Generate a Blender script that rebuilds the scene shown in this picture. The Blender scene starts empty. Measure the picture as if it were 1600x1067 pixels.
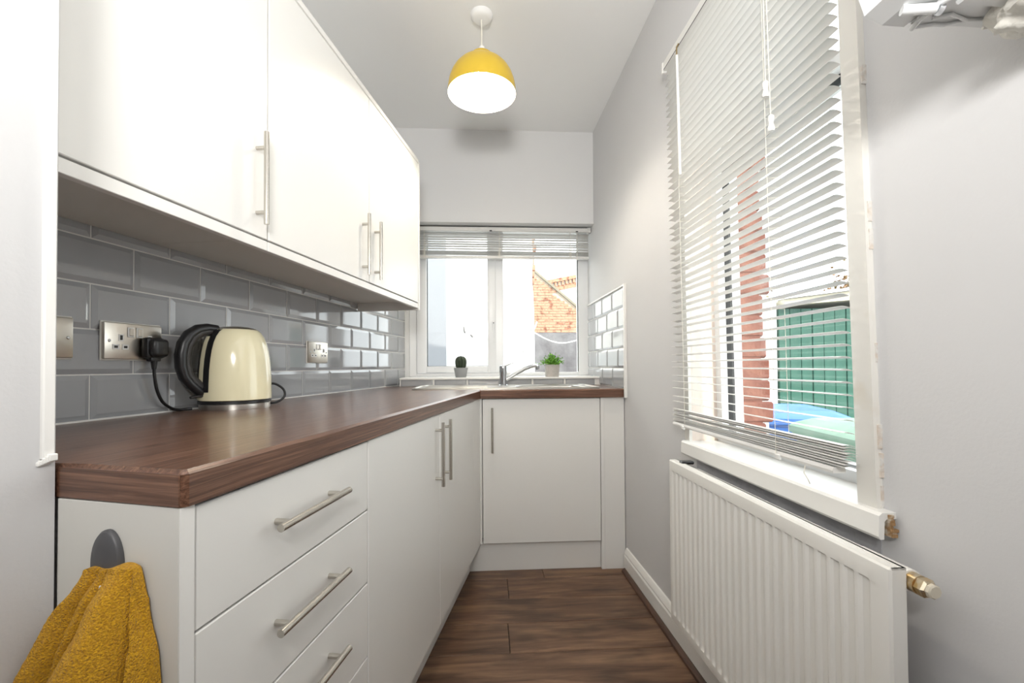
import bpy, bmesh, math, random
from mathutils import Vector, Matrix, noise
random.seed(7)
PI = math.pi
scn = bpy.context.scene
col = scn.collection

# ------------------------------------------------------------------ camera, sky, sun, lamps, exposure
cam_d = bpy.data.cameras.new('camera')
cam = bpy.data.objects.new('camera', cam_d)
col.objects.link(cam)
CAM = Vector((1.0732, -0.8812, 1.0170))
cam.matrix_world = Matrix(((0.991875, 0.008302, 0.126949, CAM.x),
                           (0.127066, -0.015504, -0.991773, CAM.y),
                           (-0.006265, 0.999845, -0.016433, CAM.z),
                           (0, 0, 0, 1)))
cam_d.sensor_width = 36.0
cam_d.lens = 36.0 * 703.16 / 1600.0
cam_d.shift_y = 26.8 / 1600.0
cam_d.clip_start = 0.02
scn.camera = cam

world = bpy.data.worlds.new('sky')
scn.world = world
world.use_nodes = True
wn = world.node_tree
bgn = wn.nodes['Background']
bgn.inputs['Color'].default_value = (0.93, 0.97, 1.0, 1)      # evenly bright hazy sky
bgn.inputs['Strength'].default_value = 3.8

def lamp(name, kind, loc, energy, color=(1, 1, 1), aim=None, **kw):
    d = bpy.data.lights.new(name, kind)
    d.energy = energy
    d.color = color
    for k, v in kw.items():
        setattr(d, k, v)
    o = bpy.data.objects.new(name, d)
    o.location = loc
    if aim is not None:
        o.rotation_euler = (Vector(aim) - Vector(loc)).to_track_quat('-Z', 'Y').to_euler()
    col.objects.link(o)
    return o

lamp('sun', 'SUN', (3, -3, 6), 4.0, (1.0, 0.93, 0.82), aim=(3 - 0.42, -3 + 0.72, 6 - 0.62), angle=0.02)
lamp('camera_flash', 'SPOT', (CAM.x, CAM.y - 0.03, 1.44), 9.0, (1.0, 0.985, 0.965),
     aim=(CAM.x - 0.12, CAM.y + 1.5, 1.44 + 1.25), spot_size=2.5, spot_blend=0.9, shadow_soft_size=0.04)
lamp('ambient_fill', 'AREA', (1.1, -1.35, 1.55), 29.0, (1.0, 0.985, 0.96), aim=(0.95, -0.2, 2.51), shape='DISK', size=0.35)  # added area light aimed at the ceiling, fills in for ambient light

vs = scn.view_settings
vs.view_transform = 'Standard'
vs.look = 'None'
vs.gamma = 1.0
vs.use_curve_mapping = False
vs.exposure = 0.15

# ------------------------------------------------------------------ materials
def mat(name, color, rough=0.5, metal=0.0, bump=None, vary=None, coat=0.0, spec=None, emit=None, trans=0.0, sheen=0.0):
    m = bpy.data.materials.new(name)
    m.use_nodes = True
    nt = m.node_tree
    b = nt.nodes['Principled BSDF']
    b.inputs['Base Color'].default_value = (*color, 1)
    b.inputs['Roughness'].default_value = rough
    b.inputs['Metallic'].default_value = metal
    b.inputs['Coat Weight'].default_value = coat
    b.inputs['Transmission Weight'].default_value = trans
    b.inputs['Sheen Weight'].default_value = sheen
    if spec is not None:
        b.inputs['Specular IOR Level'].default_value = spec
    if emit:
        b.inputs['Emission Color'].default_value = (*emit[0], 1)
        b.inputs['Emission Strength'].default_value = emit[1]
    if bump or vary:
        tc = nt.nodes.new('ShaderNodeTexCoord')
    if bump:
        n = nt.nodes.new('ShaderNodeTexNoise')
        n.inputs['Scale'].default_value = bump[0]
        n.inputs['Detail'].default_value = 4
        nt.links.new(tc.outputs['Object'], n.inputs['Vector'])
        bp = nt.nodes.new('ShaderNodeBump')
        bp.inputs['Strength'].default_value = bump[1]
        bp.inputs['Distance'].default_value = bump[2] if len(bump) > 2 else 0.002
        nt.links.new(n.outputs['Fac'], bp.inputs['Height'])
        nt.links.new(bp.outputs['Normal'], b.inputs['Normal'])
    if vary:                      # (scale, second colour, low, high)
        n2 = nt.nodes.new('ShaderNodeTexNoise')
        n2.inputs['Scale'].default_value = vary[0]
        n2.inputs['Detail'].default_value = 5
        nt.links.new(tc.outputs['Object'], n2.inputs['Vector'])
        r = nt.nodes.new('ShaderNodeValToRGB')
        r.color_ramp.elements[0].position = vary[2]
        r.color_ramp.elements[1].position = vary[3]
        r.color_ramp.elements[0].color = (*color, 1)
        r.color_ramp.elements[1].color = (*vary[1], 1)
        nt.links.new(n2.outputs['Fac'], r.inputs['Fac'])
        nt.links.new(r.outputs['Color'], b.inputs['Base Color'])
    return m

def wood(name, dark, mid, light, stretch, scale, rough, grain_bump=0.15, rand=False, knots=False, coat=0.0):
    m = bpy.data.materials.new(name)
    m.use_nodes = True
    nt = m.node_tree
    b = nt.nodes['Principled BSDF']
    b.inputs['Roughness'].default_value = rough
    b.inputs['Coat Weight'].default_value = coat
    b.inputs['Coat Roughness'].default_value = 0.12
    tc = nt.nodes.new('ShaderNodeTexCoord')
    mp = nt.nodes.new('ShaderNodeMapping')
    mp.inputs['Scale'].default_value = stretch
    src = tc.outputs['Object']
    if rand:
        oi = nt.nodes.new('ShaderNodeObjectInfo')
        mul = nt.nodes.new('ShaderNodeMath')
        mul.operation = 'MULTIPLY'
        mul.inputs[1].default_value = 37.0
        nt.links.new(oi.outputs['Random'], mul.inputs[0])
        add = nt.nodes.new('ShaderNodeVectorMath')
        add.operation = 'ADD'
        nt.links.new(src, add.inputs[0])
        nt.links.new(mul.outputs[0], add.inputs[1])
        src = add.outputs[0]
    nt.links.new(src, mp.inputs['Vector'])
    n = nt.nodes.new('ShaderNodeTexNoise')
    n.inputs['Scale'].default_value = scale
    n.inputs['Detail'].default_value = 8
    n.inputs['Roughness'].default_value = 0.62
    n.inputs['Distortion'].default_value = 0.6
    nt.links.new(mp.outputs[0], n.inputs['Vector'])
    r = nt.nodes.new('ShaderNodeValToRGB')
    cr = r.color_ramp
    cr.elements[0].position = 0.32
    cr.elements[0].color = (*dark, 1)
    cr.elements[1].position = 0.72
    cr.elements[1].color = (*light, 1)
    e = cr.elements.new(0.5)
    e.color = (*mid, 1)
    nt.links.new(n.outputs['Fac'], r.inputs['Fac'])
    out = r.outputs['Color']
    if knots:
        n3 = nt.nodes.new('ShaderNodeTexNoise')
        n3.inputs['Scale'].default_value = 3.2
        n3.inputs['Detail'].default_value = 3
        mp3 = nt.nodes.new('ShaderNodeMapping')
        mp3.inputs['Scale'].default_value = (1.0, 3.0, 1.0)
        nt.links.new(src, mp3.inputs['Vector'])
        nt.links.new(mp3.outputs[0], n3.inputs['Vector'])
        r3 = nt.nodes.new('ShaderNodeValToRGB')
        r3.color_ramp.elements[0].position = 0.31
        r3.color_ramp.elements[0].color = (0.28, 0.26, 0.25, 1)
        r3.color_ramp.elements[1].position = 0.46
        r3.color_ramp.elements[1].color = (1, 1, 1, 1)
        nt.links.new(n3.outputs['Fac'], r3.inputs['Fac'])
        mx = nt.nodes.new('ShaderNodeMix')
        mx.data_type = 'RGBA'
        mx.blend_type = 'MULTIPLY'
        mx.inputs['Factor'].default_value = 0.85
        nt.links.new(out, mx.inputs['A'])
        nt.links.new(r3.outputs['Color'], mx.inputs['B'])
        out = mx.outputs['Result']
    nt.links.new(out, b.inputs['Base Color'])
    bp = nt.nodes.new('ShaderNodeBump')
    bp.inputs['Strength'].default_value = grain_bump
    bp.inputs['Distance'].default_value = 0.001
    nt.links.new(n.outputs['Fac'], bp.inputs['Height'])
    nt.links.new(bp.outputs['Normal'], b.inputs['Normal'])
    return m

def glass_mat():
    m = bpy.data.materials.new('window_glass')
    m.use_nodes = True
    nt = m.node_tree
    for n in list(nt.nodes):
        if n.type != 'OUTPUT_MATERIAL':
            nt.nodes.remove(n)
    out = [n for n in nt.nodes if n.type == 'OUTPUT_MATERIAL'][0]
    t = nt.nodes.new('ShaderNodeBsdfTransparent')
    t.inputs['Color'].default_value = (0.97, 0.985, 0.98, 1)
    g = nt.nodes.new('ShaderNodeBsdfGlossy')
    g.inputs['Roughness'].default_value = 0.02
    mix = nt.nodes.new('ShaderNodeMixShader')
    lw = nt.nodes.new('ShaderNodeLayerWeight')
    lw.inputs['Blend'].default_value = 0.5
    pw = nt.nodes.new('ShaderNodeMath'); pw.operation = 'POWER'; pw.inputs[1].default_value = 4.0
    ma = nt.nodes.new('ShaderNodeMath'); ma.operation = 'MULTIPLY_ADD'; ma.inputs[1].default_value = 0.45; ma.inputs[2].default_value = 0.035
    nt.links.new(lw.outputs['Facing'], pw.inputs[0])
    nt.links.new(pw.outputs[0], ma.inputs[0])
    nt.links.new(ma.outputs[0], mix.inputs[0])
    nt.links.new(t.outputs[0], mix.inputs[1])
    nt.links.new(g.outputs[0], mix.inputs[2])
    nt.links.new(mix.outputs[0], out.inputs['Surface'])
    return m

M = {}
M['paint'] = mat('grey_wall_paint', (0.655, 0.652, 0.655), 0.75, bump=(160, 0.25, 0.001), vary=(2.0, (0.63, 0.627, 0.63), 0.35, 0.7))
M['ceiling'] = mat('white_ceiling_paint', (0.87, 0.87, 0.86), 0.85, bump=(120, 0.25, 0.001))
M['bulk'] = mat('pale_grey_paint', (0.76, 0.76, 0.76), 0.8, bump=(120, 0.2, 0.001))
M['plaster'] = mat('rough_shaded_plaster', (0.40, 0.40, 0.42), 0.85, bump=(45, 0.7, 0.004), vary=(14, (0.52, 0.52, 0.54), 0.4, 0.65))  # rough plaster, with the shadow below the sill put into its grey
M['gloss'] = mat('cream_white_gloss', (0.80, 0.79, 0.76), 0.30, bump=(350, 0.03, 0.0004))
M['carcass'] = mat('white_melamine', (0.74, 0.735, 0.72), 0.45)
M['panel'] = mat('matt_cream_panel', (0.66, 0.65, 0.61), 0.5)
M['white'] = mat('white_gloss_paint', (0.83, 0.82, 0.79), 0.35, bump=(60, 0.08, 0.001))
M['casing'] = mat('old_cream_gloss_paint', (0.78, 0.76, 0.71), 0.4, bump=(40, 0.2, 0.0015), vary=(9, (0.70, 0.64, 0.54), 0.62, 0.82))
M['upvc'] = mat('white_upvc', (0.82, 0.83, 0.84), 0.3)
M['rubber'] = mat('black_rubber_seal', (0.012, 0.012, 0.013), 0.6)
M['tile'] = mat('grey_glazed_tile', (0.355, 0.364, 0.376), 0.07, coat=0.3, vary=(3.0, (0.385, 0.393, 0.404), 0.35, 0.65))
M['grout'] = mat('white_grout', (0.74, 0.73, 0.70), 0.9, bump=(300, 0.3, 0.0006))
M['steel'] = mat('brushed_steel', (0.62, 0.60, 0.56), 0.3, 1.0, bump=(500, 0.05, 0.0003))
M['nickel'] = mat('satin_nickel', (0.56, 0.53, 0.48), 0.27, 1.0)
M['chrome'] = mat('polished_chrome', (0.72, 0.74, 0.76), 0.06, 1.0)
M['plate'] = mat('brushed_socket_plate', (0.60, 0.56, 0.50), 0.28, 1.0)
M['black'] = mat('black_plastic', (0.012, 0.012, 0.013), 0.35)
M['charcoal'] = mat('charcoal_soft_plastic', (0.035, 0.032, 0.03), 0.5)
M['hook'] = mat('dark_grey_plastic', (0.075, 0.075, 0.08), 0.42)
M['cream_enamel'] = mat('cream_enamel', (0.80, 0.74, 0.51), 0.14, coat=0.5)
M['socketwhite'] = mat('white_socket_insert', (0.82, 0.82, 0.80), 0.35)
M['yellow'] = mat('mustard_yellow_enamel', (0.74, 0.50, 0.04), 0.32)
M['shadewhite'] = mat('white_shade_lining', (0.90, 0.89, 0.86), 0.6)
M['bulb'] = mat('lit_bulb', (1, 1, 1), 0.3, emit=((1.0, 0.91, 0.77), 560.0))
M['cordwhite'] = mat('white_flex', (0.82, 0.79, 0.70), 0.5)
M['slat'] = mat('white_blind_slat', (0.80, 0.79, 0.765), 0.38)
M['slat_b'] = mat('grey_white_blind_slat', (0.70, 0.69, 0.665), 0.4, vary=(5, (0.60, 0.58, 0.54), 0.55, 0.75))
M['clear'] = mat('white_plastic_wand', (0.86, 0.86, 0.84), 0.2)
M['brownmetal'] = mat('tarnished_hook', (0.30, 0.22, 0.11), 0.4, 0.6)
M['brass'] = mat('tarnished_brass', (0.55, 0.38, 0.17), 0.38, 0.85, vary=(60, (0.62, 0.55, 0.42), 0.45, 0.6))
M['radiator'] = mat('white_radiator_enamel', (0.80, 0.785, 0.745), 0.38, vary=(2.2, (0.76, 0.74, 0.695), 0.4, 0.7))
M['radback'] = mat('dusty_pinkish_metal', (0.42, 0.35, 0.31), 0.6)
M['rust'] = mat('rusty_chipped_edge', (0.34, 0.20, 0.09), 0.85, bump=(120, 0.8, 0.003), vary=(70, (0.66, 0.60, 0.50), 0.45, 0.6))
M['chip'] = mat('chipped_peach_plaster', (0.68, 0.60, 0.52), 0.85, bump=(120, 0.8, 0.003), vary=(60, (0.74, 0.72, 0.68), 0.42, 0.58))
M['lining'] = mat('peach_cream_paint', (0.82, 0.71, 0.63), 0.5, bump=(60, 0.1, 0.001))  # one warm peach-cream tone for the whole window lining
M['pot_g'] = mat('grey_concrete_pot', (0.33, 0.34, 0.34), 0.85, bump=(180, 0.4, 0.001))
M['pot_b'] = mat('beige_concrete_pot', (0.50, 0.47, 0.44), 0.85, bump=(150, 0.3, 0.001), vary=(25, (0.42, 0.40, 0.375), 0.45, 0.62))
M['soil'] = mat('dark_soil', (0.04, 0.028, 0.018), 0.95, bump=(200, 0.8, 0.003))
M['cactus'] = mat('dark_green_cactus', (0.02, 0.035, 0.016), 0.6)
M['spine'] = mat('pale_cactus_spines', (0.45, 0.42, 0.30), 0.7)
M['leaf'] = mat('fresh_green_leaf', (0.10, 0.30, 0.02), 0.5, vary=(40, (0.20, 0.45, 0.05), 0.4, 0.65))
M['box'] = mat('white_moulded_plastic', (0.80, 0.81, 0.81), 0.35)
M['foam'] = mat('crumpled_white_filler', (0.72, 0.70, 0.64), 0.8, bump=(40, 0.9, 0.006), vary=(25, (0.28, 0.23, 0.15), 0.62, 0.75))
M['brick'] = mat('red_brick', (0.16, 0.054, 0.038), 0.9, bump=(90, 0.7, 0.003), vary=(22, (0.22, 0.09, 0.062), 0.4, 0.65))
M['brick_far'] = mat('weathered_orange_brick', (0.44, 0.24, 0.155), 0.9, vary=(7.5, (0.20, 0.07, 0.04), 0.52, 0.66))
M['mortar'] = mat('sandy_mortar', (0.50, 0.42, 0.33), 0.95)
M['cement'] = mat('patchy_grey_cement_render', (0.105, 0.10, 0.105), 0.95, bump=(12, 0.6, 0.02), vary=(2.0, (0.17, 0.165, 0.17), 0.38, 0.62))
M['render'] = mat('white_masonry_paint', (0.88, 0.88, 0.86), 0.85, bump=(60, 0.4, 0.003))
M['renderg'] = mat('pale_grey_masonry_paint', (0.27, 0.28, 0.30), 0.9, bump=(60, 0.3, 0.003))  # shade on the pier put into the masonry colour
M['slate'] = mat('grey_slate', (0.16, 0.155, 0.15), 0.7)
M['coping'] = mat('weathered_coping', (0.22, 0.20, 0.15), 0.8)
M['green_board'] = mat('dark_green_painted_board', (0.014, 0.080, 0.054), 0.5, bump=(40, 0.3, 0.002), vary=(5, (0.022, 0.105, 0.072), 0.4, 0.65))
M['fascia'] = mat('weathered_beige_fascia', (0.50, 0.46, 0.36), 0.8)
M['blue_bin'] = mat('blue_bin_plastic', (0.05, 0.16, 0.52), 0.45)
M['green_bin'] = mat('dusty_green_bin_plastic', (0.13, 0.24, 0.17), 0.5, vary=(8, (0.19, 0.29, 0.22), 0.4, 0.65))
M['tyre'] = mat('black_tyre', (0.02, 0.02, 0.02), 0.8)
M['twig'] = mat('brown_bark', (0.16, 0.09, 0.045), 0.9)
M['autumn'] = mat('russet_leaves', (0.22, 0.12, 0.05), 0.8, vary=(3, (0.16, 0.13, 0.05), 0.42, 0.6))
M['yard'] = mat('grey_concrete_yard', (0.30, 0.29, 0.275), 0.9, bump=(20, 0.4, 0.004), vary=(2, (0.38, 0.37, 0.35), 0.4, 0.65))
M['laminate_under'] = mat('dark_joint', (0.03, 0.019, 0.012), 0.8)
M['edging'] = wood('dark_brown_edging', (0.035, 0.016, 0.009), (0.06, 0.028, 0.015), (0.09, 0.045, 0.024), (2, 30, 30), 3.0, 0.45)
M['worktop'] = wood('walnut_worktop', (0.045, 0.017, 0.009), (0.120, 0.054, 0.031), (0.250, 0.130, 0.080), (1.6, 70.0, 70.0), 3.0, 0.30, 0.25, coat=0.2)
M['floorwood'] = wood('rustic_brown_laminate', (0.050, 0.025, 0.013), (0.125, 0.065, 0.036), (0.235, 0.138, 0.078), (1.5, 13.0, 1.0), 2.0, 0.44, 0.10, rand=True, knots=True)
M['towel'] = mat('mustard_terry', (0.58, 0.27, 0.003), 0.95, bump=(520, 1.0, 0.006), sheen=0.1, vary=(420, (0.80, 0.42, 0.006), 0.36, 0.62))
M['glass'] = glass_mat()

# ------------------------------------------------------------------ mesh helpers
class MB:
    """collects vertices and faces; build() links them as ONE mesh object"""
    def __init__(s):
        s.v = []; s.f = []
    def add(s, vs_, fs, tf=None):
        o = len(s.v)
        s.v += [tuple(tf(*p)) for p in vs_] if tf else [tuple(p) for p in vs_]
        s.f += [tuple(i + o for i in f) for f in fs]
        return s
    def box(s, x0, x1, y0, y1, z0, z1, tf=None):
        return s.add([(x0, y0, z0), (x1, y0, z0), (x1, y1, z0), (x0, y1, z0), (x0, y0, z1), (x1, y0, z1), (x1, y1, z1), (x0, y1, z1)],
                     [(0, 3, 2, 1), (4, 5, 6, 7), (0, 1, 5, 4), (1, 2, 6, 5), (2, 3, 7, 6), (3, 0, 4, 7)], tf)
    def bbox(s, x0, x1, y0, y1, z0, z1, r=0.002, seg=1, tf=None):
        bm = bmesh.new()
        bmesh.ops.create_cube(bm, size=1.0)
        for v in bm.verts:
            v.co = Vector(((x0 + x1) / 2 + v.co.x * (x1 - x0), (y0 + y1) / 2 + v.co.y * (y1 - y0), (z0 + z1) / 2 + v.co.z * (z1 - z0)))
        bmesh.ops.bevel(bm, geom=list(bm.edges), offset=r, segments=seg, affect='EDGES', profile=0.5)
        bm.verts.index_update()
        s.add([v.co for v in bm.verts], [[v.index for v in f.verts] for f in bm.faces], tf)
        bm.free()
        return s
    def prism(s, poly, lo, hi, axis='z', tf=None):
        n = len(poly)
        def P(p, h):
            return {'z': (p[0], p[1], h), 'y': (p[0], h, p[1]), 'x': (h, p[0], p[1])}[axis]
        vs_ = [P(p, lo) for p in poly] + [P(p, hi) for p in poly]
        fs = [tuple(range(n))[::-1], tuple(range(n, 2 * n))] + [(i, (i + 1) % n, n + (i + 1) % n, n + i) for i in range(n)]
        return s.add(vs_, fs, tf)
    def tube(s, pts, r, n=10, caps=True, tf=None, flat=1.0):
        pts = [Vector(p) for p in pts]
        rs = r if isinstance(r, (list, tuple)) else [r] * len(pts)
        vs_ = []; fs = []
        t0 = (pts[1] - pts[0]).normalized()
        up = Vector((0, 0, 1)) if abs(t0.z) < 0.9 else Vector((1, 0, 0))
        nrm = t0.cross(up).normalized()
        for i, p in enumerate(pts):
            t = (pts[min(i + 1, len(pts) - 1)] - pts[max(i - 1, 0)]).normalized()
            nrm = (nrm - t * nrm.dot(t)).normalized()
            bn = t.cross(nrm)
            for k in range(n):
                a = 2 * PI * k / n
                vs_.append(p + (nrm * math.cos(a) + bn * math.sin(a) * flat) * rs[i])
        for i in range(len(pts) - 1):
            for k in range(n):
                fs.append((i * n + k, i * n + (k + 1) % n, (i + 1) * n + (k + 1) % n, (i + 1) * n + k))
        if caps:
            fs.append(tuple(range(n))[::-1])
            fs.append(tuple(range((len(pts) - 1) * n, len(pts) * n)))
        return s.add(vs_, fs, tf)
    def lathe(s, prof, n=32, c=(0, 0, 0), tf=None, caps=True):
        vs_ = []; fs = []
        for r, z in prof:
            for k in range(n):
                a = 2 * PI * k / n
                vs_.append((c[0] + r * math.cos(a), c[1] + r * math.sin(a), c[2] + z))
        for i in range(len(prof) - 1):
            for k in range(n):
                fs.append((i * n + k, i * n + (k + 1) % n, (i + 1) * n + (k + 1) % n, (i + 1) * n + k))
        if caps:
            fs.append(tuple(range(n))[::-1])
            fs.append(tuple(range((len(prof) - 1) * n, len(prof) * n)))
        return s.add(vs_, fs, tf)
    def cyl(s, p0, p1, r, n=16, tf=None):
        return s.tube([p0, p1], r, n, True, tf)
    def mesh(s, name, m, smooth=35):
        me = bpy.data.meshes.new(name)
        me.from_pydata(s.v, [], s.f)
        bm = bmesh.new()
        bm.from_mesh(me)
        bmesh.ops.recalc_face_normals(bm, faces=bm.faces)
        bm.to_mesh(me)
        bm.free()
        me.materials.append(m)
        if smooth:
            me.polygons.foreach_set('use_smooth', [True] * len(me.polygons))
            me.set_sharp_from_angle(angle=math.radians(smooth))
        me.update()
        return me
    def build(s, name, m, parent=None, smooth=35):
        return link(name, s.mesh(name, m, smooth), parent)

def link(name, me, parent=None, loc=None, rot=None):
    o = bpy.data.objects.new(name, me)
    col.objects.link(o)
    if parent is not None:
        o.parent = parent
    if loc is not None:
        o.location = loc
    if rot is not None:
        o.rotation_euler = rot
    return o

def thing(name, label, cat, loc=(0, 0, 0), rz=0.0, group=None):
    o = bpy.data.objects.new(name, None)
    o.empty_display_size = 0.1
    col.objects.link(o)
    o.location = loc
    o.rotation_euler = (0, 0, rz)
    o['label'] = label
    o['category'] = cat
    if group:
        o['group'] = group
    return o

def tag(o, label, cat, group=None):
    o['label'] = label
    o['category'] = cat
    if group:
        o['group'] = group
    return o

def struct(o, label=None):
    o['kind'] = 'structure'
    if label:
        o['label'] = label
        o['category'] = o.name.split('_')[0].rstrip('0123456789.')
    return o

def copy_tree(o, parent=None):
    c = o.copy()
    col.objects.link(c)
    c.parent = parent
    for ch in list(o.children):
        copy_tree(ch, c)
    return c

# three sets of axes: the left run, the back wall (turned 10.7 deg) and the right wall (the room narrows towards the window)
BETA = math.atan(0.18855)
CB, SB = math.cos(BETA), math.sin(BETA)
def BW(a, b, z=0.0):        # point in the back wall's axes -> world
    return (a * CB - b * SB, a * SB + b * CB, z)
THETA = math.atan2(0.98097, -0.19417)
RX = 1.633
def RW(u, o, z=0.0):
    return (RX - 0.19417 * u - 0.98097 * o, 0.98097 * u - 0.19417 * o, z)
def B_at(o, a=0, b=0, z=0):
    o.location = BW(a, b, z); o.rotation_euler = (0, 0, BETA); return o
def R_at(o, u=0, off=0, z=0):
    o.location = RW(u, off, z); o.rotation_euler = (0, 0, THETA); return o

CEIL = 2.51
WT = 0.90           # worktop height
# ------------------------------------------------------------------ room shell
fl = MB().prism([(-0.3, -2.7), (2.3, -2.7), (1.5, 2.3), (-0.3, 2.3)], -0.06, -0.009).build('floor', M['laminate_under'], None, 0)
struct(fl, 'dark brown rustic laminate floor laid across the narrow kitchen')
# laminate boards run along the back wall's direction; rows 0.19 wide
pm = {}
def plank_mesh(L, w):
    k = (round(L, 3), round(w, 3))
    if k not in pm:
        pm[k] = MB().bbox(0, L, 0, w, -0.009, 0.0, 0.0012).mesh('plank', M['floorwood'], 0)
    return pm[k]
ROW = 0.186
for i in range(-13, 7):
    b0 = 0.545 + ROW * i
    start = -1.32 + ((i * 0.43) % 1.2)
    if i == 0: start = 0.975 - 1.2
    if i == 2: start = 0.99 - 1.2
    if i == 1: start = 0.55 - 1.2
    a = start - 1.2
    while a < 2.3:
        lo, hi = max(a, -0.6), min(a + 1.1975, 2.3)
        if hi - lo > 0.05:
            if BW(0, b0)[1] > -2.6:
                p = link('plank', plank_mesh(hi - lo, ROW - 0.0022), fl)
                p.location = BW(lo, b0, 0.0)
                p.rotation_euler = (0, 0, BETA)
        a += 1.2
ce = MB().prism([(-0.3, -2.7), (2.45, -2.7), (1.45, 2.4), (-0.3, 2.4)], CEIL, CEIL + 0.1).build('ceiling', M['ceiling'], None, 0)
struct(ce, 'plain white painted ceiling above the galley kitchen')
# left wall: tiled wall at x=0 and the grey pier that stands out towards the camera
w = MB()
w.box(-0.2, 0.0, -0.43, 2.2, 0, CEIL)
w.box(-0.2, 0.443, -2.7, -0.4005, 0, CEIL)
wl = w.build('wall_left', M['paint'], None, 0)
struct(wl, 'grey wall with a pier at the near end and grey metro tiles above the worktop')
wf = MB().box(-0.3, 2.45, -2.8, -2.7, 0, CEIL).build('wall_front', M['paint'], None, 0)
struct(wf, 'grey wall behind the viewpoint')
# back wall with the window opening and the deep bulkhead over it
SOF = 1.922
w = MB()
w.box(-0.75, 1.85, 1.92, 2.12, 0, 0.950)
w.box(-0.75, 0.392, 1.92, 2.12, 0.950, SOF + 0.06)
w.box(1.592, 1.85, 1.92, 2.12, 0.950, SOF + 0.06)
w.box(-0.75, 1.85, 1.76, 2.12, SOF, CEIL)
wb = w.build('wall_back', M['bulk'], None, 0)
B_at(wb)
struct(wb, 'pale grey back wall with a bulkhead over the sink window')
w = MB().box(0.385, 1.586, 1.628, 1.925, 0.0, 0.9385)
led = w.build('trim_1', M['paint'], None, 0)
B_at(led); struct(led, 'boxed ledge behind the sink, under the window sill')
# right wall around its window; lining edges lean a little, as the old window does
def LN(u, z):
    return u + 0.026 * (z - 0.75)
HZ = 2.135
w = MB()
w.box(-2.9, 2.45, -0.28, 0, -0.3, 0.706)
w.box(-2.9, 2.45, -0.28, 0, HZ, CEIL)
w.prism([(-2.9, 0.706), (LN(0.045, 0.706), 0.706), (LN(0.045, HZ), HZ), (-2.9, HZ)], -0.28, 0, 'y')
w.prism([(LN(0.752, 0.706), 0.706), (2.45, 0.706), (2.45, HZ), (LN(0.752, HZ), HZ)], -0.28, 0, 'y')
wr = w.build('wall_right', M['paint'], None, 0)
R_at(wr); struct(wr, 'light grey painted wall with the blind-covered window and the radiator')
# scar of rough plaster between sill and radiator, its darker grey partly painted shadow
w = MB()
for i in range(12):
    u0 = 0.015 + i * 0.058
    w.box(u0, u0 + 0.058, 0, 0.0015 + 0.001 * random.random(), 0.655 + 0.012 * random.random(), 0.712)
w.build('plaster_patch', M['plaster'], wr, 0)

# ------------------------------------------------------------------ wall tiles
def tile_mesh(L, H, cut=(0, 0, 0, 0), d=0.008, bev=0.011):
    """bevelled glazed tile lying in x (length) / z (height), facing +y; cut=(left,right,bottom,top) edges without bevel"""
    e = 0.0035
    l, r, b, t = [0.0006 if c else bev for c in cut]
    v = [(0, 0, 0), (L, 0, 0), (L, 0, H), (0, 0, H),
         (0, e, 0), (L, e, 0), (L, e, H), (0, e, H),
         (l, d, b), (L - r, d, b), (L - r, d, H - t), (l, d, H - t)]
    f = [(0, 1, 5, 4), (1, 2, 6, 5), (2, 3, 7, 6), (3, 0, 4, 7), (4, 5, 9, 8), (5, 6, 10, 9), (6, 7, 11, 10), (7, 4, 8, 11), (8, 9, 10, 11), (3, 2, 1, 0)]
    return MB().add(v, f).mesh('tile', M['tile'], 0)
tm = {}
def tile_me(L, H, cut=(0, 0, 0, 0)):
    k = (round(L, 3), round(H, 3), cut)
    if k not in tm:
        tm[k] = tile_mesh(L, H, cut)
    return tm[k]
PT, RT = 0.2025, 0.1025
G = 0.0034
def tile_row(parent, x0, x1, first, z, H, place, cut_z=(0, 0)):
    """tiles between x0 and x1 with a joint at `first`"""
    k = math.floor((x0 - first) / PT)
    while first + k * PT < x1 - 0.004:
        a, b = first + k * PT, first + (k + 1) * PT
        ca, cb = a < x0 - 1e-4, b > x1 + 1e-4
        a, b = max(a, x0), min(b, x1)
        if b - a > 0.008:
            place(parent, tile_me(b - a - G, H - G, (int(ca), int(cb), *cut_z)), a + G / 2, z + G / 2)
        k += 1
def place_left(parent, me, y, z):           # tile x -> world +y, faces +x : rotate by +90 deg then mirror by placing from the far end
    o = link('tile', me, parent)
    L = max(v.co.x for v in me.vertices)
    o.location = (0.002, y + L, z)
    o.rotation_euler = (0, 0, -PI / 2)
for r in range(5):
    tile_row(wl, -0.405, 1.948, (0.0 if r % 2 == 0 else PT / 2), WT + 0.001 + r * RT, RT, place_left)
MB().box(0.0, 0.0045, -0.405, 1.952, WT - 0.002, WT + 5 * RT + 0.001).build('grout', M['grout'], wl, 0)
MB().box(0.0045, 0.013, -0.405, 1.63, WT, WT + 0.0035).build('sealant', M['white'], wl, 0)
# right wall tiles, five courses above the worktop, edged with white trim
def place_right(parent, me, u, z):
    o = link('tile', me, parent)
    L = max(v.co.x for v in me.vertices)
    o.location = (u, 0.002, z)
for r in range(5):
    tile_row(wr, 1.445, 2.205, 1.445 + (0 if r % 2 == 0 else PT / 2), WT + 0.001 + r * RT, RT, place_right)
w = MB().box(1.445, 2.215, 0.0, 0.0045, WT - 0.002, WT + 5 * RT + 0.001)
w.build('grout', M['grout'], wr, 0)
w = MB().bbox(1.428, 1.4445, 0.0, 0.0135, WT - 0.045, WT + 5 * RT + 0.012, 0.002).bbox(1.4445, 2.215, 0.0, 0.0115, WT + 5 * RT + 0.001, WT + 5 * RT + 0.011, 0.002)
tr = w.build('trim_2', M['white'], None)
R_at(tr); struct(tr, 'white plastic tile edging around the small tiled panel right of the sink')
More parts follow.
